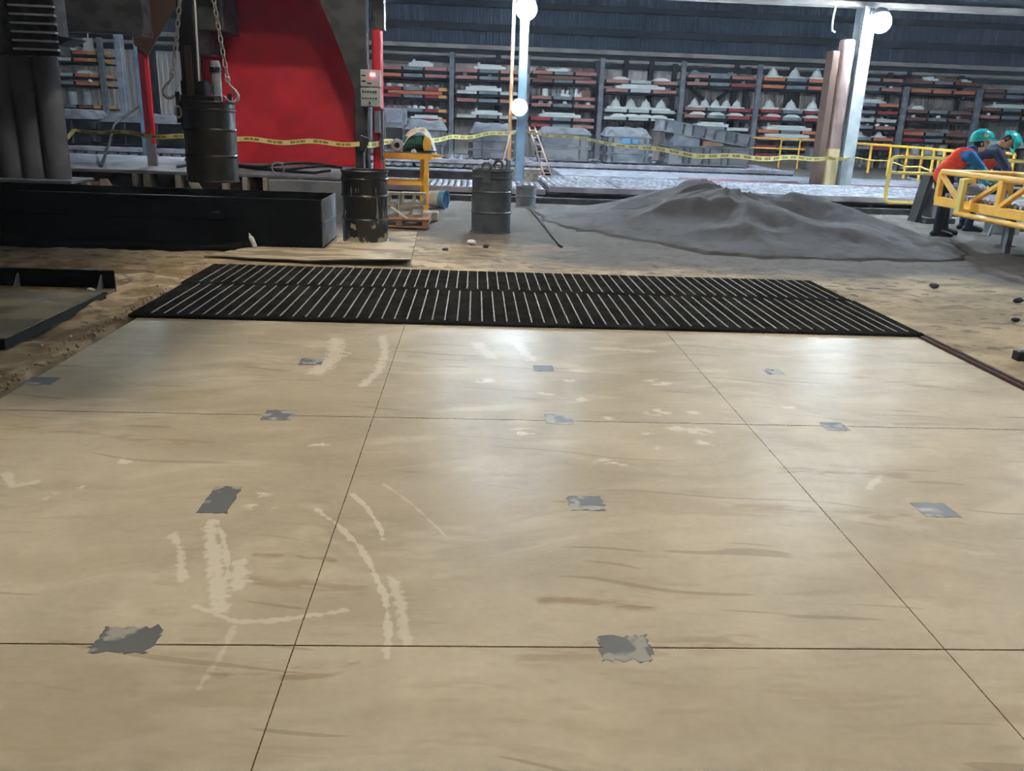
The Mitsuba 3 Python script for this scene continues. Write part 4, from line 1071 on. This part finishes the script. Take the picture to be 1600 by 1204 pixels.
solid('wrench', cat(bar((-.92, 15.02, TT + .02), (-.66, 15.05, TT + .035), .03, .015), lathe([(.02, 0), (.035, 0), (.035, .015), (.02, .015)], 12, (-.92, 15.02, TT + .01))), 'm_black', 'black tool lying on the right end of the yellow table', 'tool')

# bucket, pallet, blocks
k = thing('bucket', 'blue and white bucket lying on its side under the yellow table', 'bucket')
ba, bz = np.array([.93, -.37, 0.0]), .165
part(k, 'body', lathe([(.0001, 0), (.125, 0), (.155, .36), (.148, .365), (.12, .01), (.0001, .012)], 30, (-.86, 15.55, bz - .015), ba), 'm_bucketblue', 30)
part(k, 'label_band', lathe([(.1345, .06), (.1395, .06), (.1515, .25), (.1465, .25)], 30, (-.86, 15.55, bz - .015), ba), 'm_offwhite', 30, 'white label band')
part(k, 'rim', lathe([(.150, .335), (.166, .335), (.166, .37), (.150, .37)], 30, (-.86, 15.55, bz - .015), ba), 'm_bucketblue')
part(k, 'handle', tube([(-.86 + .93 * .34 + .06 * math.sin(t), 15.55 - .37 * .34 - .15 * math.cos(t) * .9, bz - .015 + .17 * math.cos(t)) for t in np.linspace(.3, 2.6, 10)], .006, 6), 'm_black')
k = thing('pallet', 'small wooden pallet carrying grey concrete blocks beside the dusty drum', 'pallet')
pr = .08
for i, y in enumerate(np.linspace(12.48, 13.25, 5)):
    part(k, 'top_plank', box(-1.55, -.66, y - .07, y + .07, .115, .135, .003), 'm_wood', False)
for x in (-1.48, -1.1, -.72):
    part(k, 'bearer', box(x - .045, x + .045, 12.42, 13.32, .03, .115, .004), 'm_wood', False)
for y in (12.47, 13.25):
    part(k, 'bottom_plank', box(-1.55, -.66, y - .05, y + .05, .005, .03, .003), 'm_wood', False)


def cinder(x, y, z, label, ang=0.0):
    """hollow concrete block, its two cells facing the camera."""
    o_ = [m3.Manifold.cube([.36, .19, .17], True), ]
    b = o_[0] - m3.Manifold.cube([.12, .4, .10], True).translate([-.085, 0, 0]) - m3.Manifold.cube([.12, .4, .10], True).translate([.085, 0, 0])
    b = b.rotate([0, 0, math.degrees(ang)]).translate([x, y, z + .085])
    solid('concrete_block', b, 'm_block', label, 'concrete block', False)


cinder(-1.33, 12.72, .137, 'hollow concrete block in the lower row nearest the dusty drum')
cinder(-.95, 12.75, .137, 'hollow concrete block in the lower row at the pallet edge', .05)
cinder(-1.28, 12.80, .31, 'hollow concrete block in the upper row nearest the dusty drum', -.04)
cinder(-.91, 12.83, .31, 'hollow concrete block in the upper row at the pallet edge', .03)
solid('wood_stick', bar((-1.22, 12.45, .30), (-.98, 12.43, .14), .02, .03), 'm_offwhite', 'pale stick leaning against the concrete blocks on the pallet', 'stick', False)
solid('grey_slab', box(-.84, -.58, 13.4, 13.75, .0, .13, .01), 'm_block', 'grey concrete slab standing right of the pallet blocks', 'slab', False)

# worn sheets under the drum
def wavy_sheet(poly, z, thick, amp, seed, lift=None):
    pg = Polygon(poly)
    m = trimesh.creation.extrude_polygon(pg, thick, engine='earcut')
    m = m.subdivide_to_size(.16)
    v = m.vertices.copy()
    nz = meshkit.fbm(np.stack([v[:, 0] * 2.2, v[:, 1] * 2.2, v[:, 0] * 0], -1), 3, seed)
    v[:, 2] += z + (nz - .35) * amp
    if lift is not None:
        v[:, 2] += lift(v)
    m.vertices = v
    return m


def curl(v):
    return np.clip((9.75 - v[:, 1]) / .5, 0, 1) ** 2 * (.012 + .035 * np.clip((v[:, 0] + 1.9) / 1.0, 0, 1))


solid('floor_sheet', wavy_sheet([(-2.95, 9.30), (-2.2, 9.22), (-1.5, 9.2), (-.70, 9.17), (-.74, 10.4), (-.80, 11.9), (-1.6, 11.95), (-1.75, 11.2), (-1.75, 10.12), (-2.6, 10.12), (-2.8, 9.8)], .008, .012, .02, 4, curl), 'm_sheet',
      'worn beige sheet with a curled front edge under the dusty drum', 'sheet', 20)
crumb = []
for i in range(260):
    m = trimesh.creation.icosphere(0, rng.uniform(.005, .015))
    t = rng.uniform(0, 1)
    m.vertices = m.vertices * rng.uniform(.6, 1.3, 3) + [-2.66 - abs(rng.normal(0, .10)), 4.3 + t * 4.6, rng.uniform(.0, .012)]
    crumb.append(m)
solid('concrete_crumbs', cat(*crumb), 'm_crumb', 'crumbled concrete bits along the left edge of the slab floor', 'crumbs', False, kind='stuff')
# left: plate and upright angle
solid('steel_plate', wavy_sheet([(-6.6, 5.58), (-3.14, 5.60), (-3.17, 7.19), (-6.6, 7.15)], .022, .03, .006, 8), 'm_plate', 'dusty steel plate with dark edge lying on the ground at the left', 'plate', 20)
part('steel_plate', 'edge', cat(box(-3.142, -3.13, 5.58, 7.18, -.02, .046), box(-6.6, -3.13, 5.57, 5.585, -.02, .045)), 'm_troughblack', False, 'dark edge')
k = thing('edge_angle', 'black upright steel angle with small brackets behind the dusty plate', 'angle')
part(k, 'upright', box(-6.6, -3.19, 7.52, 7.545, -.02, .17, .004), 'm_troughblack', False)
for x in (-3.30, -4.02, -4.9):
    part(k, 'bracket', prism([(7.40, .0), (7.52, .0), (7.52, .13)], x - .008, x + .008, 'yz'), 'm_steel_mid', False, 'small triangular bracket')
part(k, 'lower_leg', box(-6.6, -3.19, 7.36, 7.52, -.015, .012), 'm_plate', False)
# small loose things
solid('small_block', box(4.06, 4.14, 5.84, 5.92, -.01, .065, .006), 'm_black', 'small black cube standing on the ground at the far right edge', 'block', False)
for i, (x, y, s, lab) in enumerate([(-.03, 11.0, .05, 'pale stone on the ground in front of the drum with lifting eyes'), (-4.0, 7.3, .022, 'small white pebble by the left bracket of the black angle'),
                                    (-3.36, 7.42, .03, 'white pebble at the corner of the black angle'), (-.35, 10.4, .03, 'dark clod lying right of the worn sheet'), (.15, 10.75, .03, 'dark twig-like clod before the eyed drum'),
                                    (5.5, 8.1, .04, 'dark clod on the ground right of the mat'), (5.0, 8.8, .04, 'brown lump near the right end of the mat'), (4.9, 7.2, .03, 'small dark lump beside the mat corner')]):
    m = trimesh.creation.icosphere(2, s)
    v = m.vertices
    m.vertices = v * (1 + .5 * (meshkit.noise(v / s * 1.6 + i * 9, i)[:, None] - .5)) * [1.3, 1, .7] + [x, y, s * .45]
    solid('stone', m, 'm_offwhite' if 'white' in lab or 'pale' in lab else 'm_steel_dark', lab, 'stone', 40)
k = thing('floor_strip', 'narrow dark steel strip let into the ground right of the eyed drum', 'strip')
part(k, 'bar', bar((1.02, 15.9, .002), (1.15, 11.0, .002), .035, .012), 'm_rustdark', False)

# ------------------------------------------------------------------ yellow framed cart at the right
k = thing('yellow_cart', 'orange yellow steel framed roller cart in front of the workers', 'cart')
XL, XR, YE, YN, ZT, ZB = 7.13, 8.25, 12.95, 9.6, 1.04, .60
part(k, 'top_rail', tube([(XR, YE, ZT), (XL + .03, YE, ZT), (XL, YE - .03, ZT), (XL, YN, ZT)], .042, 12), 'm_yellow')
part(k, 'top_rail', tube([(XR, YE, ZT), (XR, YN, ZT)], .042, 12), 'm_yellow')
part(k, 'bottom_rail', box(XL - .035, XL + .035, YN, YE, ZB - .06, ZB + .07, .006), 'm_yellow', False)
part(k, 'bottom_rail', box(XR - .035, XR + .035, YN, YE, ZB - .06, ZB + .07, .006), 'm_yellow', False)
part(k, 'end_beam', box(XL, XR, YE - .07, YE, ZB - .06, ZB + .07, .006), 'm_yellow', False)
for y in (YE - .03, 11.35, 10.0):
    part(k, 'post', box(XL - .035, XL + .035, y - .05, y + .05, ZB, ZT - .02, .006), 'm_yellow', False)
    part(k, 'post', box(XR - .03, XR + .03, y - .04, y + .04, ZB, ZT - .02, .006), 'm_yellow', False)
part(k, 'diagonal', bar((XL, YE - .07, ZT - .06), (XL, 12.35, ZB + .07), .05, .07, (1, 0, 0)), 'm_yellow', False)
part(k, 'diagonal', bar((XL, 11.37, ZT - .06), (XL, 12.0, ZB + .07), .05, .07, (1, 0, 0)), 'm_yellow', False)
part(k, 'diagonal', bar((XL, 11.30, ZB + .07), (XL, 10.8, ZT - .06), .05, .07, (1, 0, 0)), 'm_yellow', False)
gx0 = XL - .16
part(k, 'guard_post', cat(box(gx0 - .03, gx0 + .03, 11.95, 12.09, .50, .99, .008), box(gx0, XL, 11.97, 12.07, .93, 1.0, .006), box(gx0, XL, 11.97, 12.07, .5, .57, .006)), 'm_paleyellow', False, 'pale yellow guard post')
part(k, 'guard_rail', cyl((gx0, 12.08, .50), (gx0, YN, .50), .038, 12), 'm_yellow')
for i, y in enumerate(np.arange(YN + .08, YE - .06, .115)):
    part(k, 'roller', cyl((XL + .05, y, .70), (XR - .05, y, .70), .036, 10), 'm_roller')
for y in (10.2, 12.6):
    part(k, 'foot', cat(box(XR - .15, XR - .05, y - .05, y + .05, -.02, ZB), box(XR - .2, XR, y - .1, y + .1, -.02, .0)), 'm_steel_dark', False)
    part(k, 'foot', cat(box(XL + .45, XL + .53, y - .9, y - .82, -.02, ZB), ), 'm_steel_mid', False)
part(k, 'bed', box(XL + .04, XR - .04, YN, YE - .07, .61, .65), 'm_black', False)
solid('grey_casting', lathe([(.0001, 0), (.16, 0), (.16, .05), (.13, .11), (.07, .15), (.0001, .16)], 20, (7.52, 12.6, .742)), 'm_steel_mid', 'round grey casting on the rollers of the yellow cart', 'casting')
k = thing('machine_stand', 'dark steel stand with a leaning black plate left of the workers', 'stand')
part(k, 'cabinet', box(8.56, 8.96, 15.6, 16.0, -.02, .62, .01), 'm_steel_mid', False)
part(k, 'base', box(8.42, 8.98, 15.5, 16.1, -.02, .09, .01), 'm_steel_dark', False)
part(k, 'arm', cat(bar((8.66, 15.8, .6), (8.62, 15.8, .98), .05, .05), bar((8.62, 15.8, .96), (8.86, 15.8, .90), .04, .06), bar((8.63, 15.8, .8), (8.85, 15.8, .64), .04, .04)), 'm_steel_mid', False)
part(k, 'plate', bar((8.36, 15.85, -.02), (8.50, 15.85, .84), .09, .3, (0, 1, 0)), 'm_black', False, 'leaning black plate')
part(k, 'tag', box(8.74, 8.86, 15.57, 15.6, .22, .36), 'm_offwhite', False, 'white tag')
solid('grey_ring', lathe([(.14, 0), (.27, 0), (.28, .02), (.28, .17), (.26, .19), (.14, .19), (.14, 0)], 30, (9.15, 14.35, -.01)), 'm_palegrey', 'grey round ring lying on the ground behind the yellow cart', 'ring')
solid('white_leg', cat(bar((8.55, 13.7, -.01), (8.62, 13.7, .34), .04, .05), box(8.42, 8.98, 13.7, 14.0, .25, .40, .01)), 'm_palegrey', 'pale grey trestle behind the yellow cart', 'trestle', False)
rub = []
for i in range(46):
    m = trimesh.creation.icosphere(1, rng.uniform(.03, .08))
    m.vertices = m.vertices * rng.uniform(.6, 1.3, 3) + [rng.uniform(9.35, 10.8), rng.uniform(13.6, 15.0), rng.uniform(.0, .06)]
    rub.append(m)
solid('rubble', cat(*rub), 'm_block', 'grey rubble on the ground at the far right edge', 'rubble', False, kind='stuff')


# ------------------------------------------------------------------ workers
def smooth_mesh(man, edge=.035, it=8):
    man = man.refine_to_length(edge)
    mm = man.to_mesh()
    m = trimesh.Trimesh(mm.vert_properties[:, :3], mm.tri_verts)
    trimesh.smoothing.filter_taubin(m, iterations=it)
    return m


def union(lst):
    out = lst[0]
    for q in lst[1:]:
        out = out + q
    return out


def worker(name, J, label, cl):
    """J: joints in metres; one continuous body; shirt, vest, trousers, boots, gloves, helmet and hair are its parts."""
    J = {a: np.array(b, float) for a, b in J.items()}
    k = thing(name, label, 'person')
    hd, up = J['head'], J['crown'] / np.linalg.norm(J['crown'])
    fw = J['face'] - up * (J['face'] @ up)
    fw /= np.linalg.norm(fw)
    sd = np.cross(up, fw)

    def H(a, b, c):
        return hd + fw * a + sd * b + up * c

    bones = [hull((J['hip'], .115), (J['waist'], .11)), hull((J['waist'], .11), (J['chest'], .125)), hull((J['chest'], .12), (J['neck'], .055)), hull((J['neck'], .055), (H(-.01, 0, -.09), .055)),
             hull((J['shl'], .06), (J['shr'], .06)), hull((J['chest'], .115), (J['shl'], .058)), hull((J['chest'], .115), (J['shr'], .058)),
             hull((H(-.005, 0, .035), .088), (H(-.012, 0, .0), .086)), hull((H(-.005, 0, .03), .085), (H(.045, 0, -.07), .042), (H(.03, 0, -.02), .065)),
             hull((H(.088, 0, .005), .009), (H(.105, 0, -.026), .013)), hull((H(.085, -.018, -.062), .008), (H(.085, .018, -.062), .008)),
             hull((H(-.01, .086, .0), .016), (H(-.014, .09, -.028), .010)), hull((H(-.01, -.086, .0), .016), (H(-.014, -.09, -.028), .010)),
             hull((H(.084, .03, .012), .012)), hull((H(.084, -.03, .012), .012))]
    cloth = {'shirt': [hull((J['waist'], .135), (J['chest'], .145)), hull((J['hip'], .145), (J['waist'], .135)), hull((J['chest'], .14), (J['shl'], .075)), hull((J['chest'], .14), (J['shr'], .075)), hull((J['chest'], .13), (J['neck'], .078))],
             'vest': [hull((J['hip'], .152), (J['waist'], .146)), hull((J['waist'], .146), (J['chest'], .158)), hull((J['chest'], .152), (J['shl'] * .75 + J['neck'] * .25, .082)), hull((J['chest'], .152), (J['shr'] * .75 + J['neck'] * .25, .082))],
             'trousers': [hull((J['hip'], .15), (J['hipl'], .105)), hull((J['hip'], .15), (J['hipr'], .105))], 'sleeve': [], 'glove': [], 'boot': []}
    for s in 'lr':
        bones += [hull((J['hip'], .11), (J['hip' + s], .085)), hull((J['hip' + s], .085), (J['knee' + s], .058)), hull((J['knee' + s], .056), (J['ank' + s], .038)), hull((J['ank' + s], .04), (J['toe' + s], .03)),
                  hull((J['sh' + s], .055), (J['elb' + s], .042)), hull((J['elb' + s], .041), (J['wri' + s], .028))]
        cloth['trousers'] += [hull((J['hip' + s], .108), (J['knee' + s], .082)), hull((J['knee' + s], .082), (J['ank' + s] + [0, 0, .03], .066))]
        cloth['shirt'].append(hull((J['sh' + s], .084), (J['elb' + s] * .75 + J['sh' + s] * .25, .068)))
        cloth['sleeve'].append([hull((J['elb' + s] * .75 + J['sh' + s] * .25, .069), (J['elb' + s], .064)), hull((J['elb' + s], .064), (J['wri' + s], .046))])
        heel = J['ank' + s] - (J['toe' + s] - J['ank' + s]) * [.28, .28, 0]
        cloth['boot'].append([hull((J['ank' + s] + [0, 0, .09], .057), (J['ank' + s], .053)), hull((heel * [1, 1, 0] + [0, 0, .045], .044), (J['toe' + s] * [1, 1, 0] + [0, 0, .04], .040), (J['ank' + s], .05))])
        # gloved hand: palm, four fingers curled down, thumb from the side of the palm
        w, d = J['wri' + s], J['hand' + s] - J['wri' + s]
        d /= np.linalg.norm(d)
        a = np.cross(d, [0, 0, 1.0])
        a /= np.linalg.norm(a)
        dn = np.cross(a, d)
        dn = dn if dn[2] < 0 else -dn
        g = [hull((w, .031), (w + d * .05 + a * .026, .019), (w + d * .05 - a * .026, .019)), hull((w + d * .04 + a * .028, .019), (w + d * .09 + a * .030, .015), (w + d * .09 - a * .030, .015), (w + d * .04 - a * .028, .019))]
        for i, (o2, ln) in enumerate(((-.033, .062), (-.011, .075), (.011, .072), (.033, .055))):
            p0 = w + d * .092 + a * o2
            p1 = p0 + d * ln * .45 + dn * ln * .18 + a * o2 * .15
            p2 = p1 + d * ln * .22 + dn * ln * .42
            g += [hull((p0, .0105), (p1, .010)), hull((p1, .010), (p2, .0085))]
        sg = 1 if s == 'r' else -1
        t0 = w + d * .035 + a * sg * .03
        t1 = t0 + d * .035 + a * sg * .025 + dn * .02
        g += [hull((t0, .013), (t1, .011)), hull((t1, .011), (t1 + d * .028 + dn * .022, .009))]
        cloth['glove'].append(g)
        bones.append(hull((J['wri' + s], .028), (w + d * .05, .02)))
    part(k, 'body', smooth_mesh(union(bones), .03, 6), cl['skin'], True)
    part(k, 'trousers', smooth_mesh(union(cloth['trousers'])), cl['trousers'], True, 'dark work trousers')
    part(k, 'shirt', smooth_mesh(union(cloth['shirt'])), cl['shirt'], True, cl['shirt_label'])
    vm = union(cloth['vest'])
    if cl.get('vest_shift'):
        vm = vm.translate(cl['vest_shift'])
    part(k, 'vest', smooth_mesh(vm), 'm_vest', True, 'orange safety vest')
    for i in range(2):
        part(k, 'sleeve', smooth_mesh(union(cloth['sleeve'][i])), cl['sleeve'], True)
        part(k, 'boot', smooth_mesh(union(cloth['boot'][i])), 'm_boot', True)
        part(k, 'glove', smooth_mesh(union(cloth['glove'][i]), .012, 4), 'm_glove', True)
    R = np.eye(4)
    R[:3, 0], R[:3, 1], R[:3, 2], R[:3, 3] = fw, sd, up, hd
    hair = (m3.Manifold.sphere(.104, 24).scale([1.0, .93, 1.0]).translate([-.018, 0, .012])
            - m3.Manifold.cube([.3, .4, .4], True).translate([.17, 0, -.05]) - m3.Manifold.cube([.4, .4, .2], True).translate([0, 0, -.16])).to_mesh()
    part(k, 'hair', trimesh.Trimesh(hair.vert_properties[:, :3], hair.tri_verts).apply_transform(R), 'm_hair', True)
    prof = [(.128, 0), (.132, .006), (.128, .02), (.124, .05), (.108, .09), (.075, .122), (.035, .136), (.0001, .139)]
    shell = lathe(prof, 32)
    shell.vertices = shell.vertices * [1.14, .96, 1.0]
    brim = lathe([(.10, .004), (.150, -.004), (.153, .002), (.12, .016)], 32)
    brim.vertices = brim.vertices * [1.12, .95, 1] + [.012, 0, 0]
    v = brim.vertices.copy()
    v[:, 0] += np.clip(v[:, 0] - .08, 0, 1) * .35
    v[:, 2] -= np.clip(v[:, 0] - .06, 0, 1) * .28
    brim.vertices = v
    ridge = tube([(-.13, 0, .06), (-.08, 0, .118), (0, 0, .143), (.08, 0, .118), (.13, 0, .06)], .012, 8)
    for q in (shell, brim, ridge):
        q.vertices = q.vertices + [-.004, 0, .045]
    hm = cat(shell, brim, ridge)
    hm.vertices = (hm.vertices - [0, 0, .04]) * 1.14 + [0, 0, .04]
    hk = part(k, 'helmet', hm.apply_transform(R), 'm_helmet', 40, 'teal hard hat')
    st = lathe([(.0001, .004), (.036, .004), (.038, 0), (.0001, 0)], 20, cl['sticker'], (.12, -1, .32))
    part(hk, 'sticker', st.apply_transform(R), 'm_offwhite', 30, 'round white sticker')
    return k


W1 = dict(hip=(7.50, 13.55, .97), waist=(7.60, 13.55, 1.10), chest=(7.74, 13.53, 1.25), neck=(7.89, 13.50, 1.37), head=(7.98, 13.46, 1.485), crown=(-.22, 0, 1), face=(1, -.45, -.2),
          shl=(7.82, 13.72, 1.30), shr=(7.76, 13.32, 1.28), elbl=(8.06, 13.72, 1.06), elbr=(8.00, 13.24, 1.02), wril=(8.24, 13.55, .86), wrir=(8.22, 13.10, .84), handl=(8.34, 13.48, .80), handr=(8.33, 13.03, .79),
          hipl=(7.52, 13.65, .90), hipr=(7.52, 13.45, .90), kneel=(7.72, 13.72, .50), kneer=(7.52, 13.42, .49), ankl=(7.78, 13.74, .09), ankr=(7.50, 13.42, .09), toel=(7.96, 13.68, .05), toer=(7.69, 13.34, .05))
worker('person', W1, 'worker with teal hard hat, orange vest and blue sleeves bending over the cart',
       dict(skin='m_skinfair', trousers='m_trouser', shirt='m_shirtblue', sleeve='m_sleeve', shirt_label='blue work shirt', sticker=(.055, -.122, .115)))
W2 = dict(hip=(8.36, 14.40, .98), waist=(8.45, 14.34, 1.10), chest=(8.55, 14.24, 1.27), neck=(8.68, 14.15, 1.40), head=(8.79, 14.10, 1.50), crown=(.88, -.15, .40), face=(.25, -.75, -.75),
          shl=(8.64, 14.42, 1.34), shr=(8.60, 14.02, 1.33), elbl=(8.84, 14.34, 1.08), elbr=(8.74, 13.86, 1.07), wril=(8.76, 14.05, .90), wrir=(8.66, 13.62, .88), handl=(8.70, 13.95, .84), handr=(8.60, 13.52, .82),
          hipl=(8.38, 14.50, .92), hipr=(8.38, 14.30, .92), kneel=(8.58, 14.55, .50), kneer=(8.54, 14.27, .50), ankl=(8.58, 14.57, .09), ankr=(8.52, 14.29, .09), toel=(8.76, 14.51, .05), toer=(8.70, 14.21, .05))
worker('person', W2, 'worker in dark navy clothes and teal hard hat bowed down beside the first worker',
       dict(skin='m_skin', trousers='m_navy', shirt='m_navy', sleeve='m_navy', shirt_label='dark navy work shirt', sticker=(.055, .12, .105), vest_shift=(.05, -.02, -.06)))
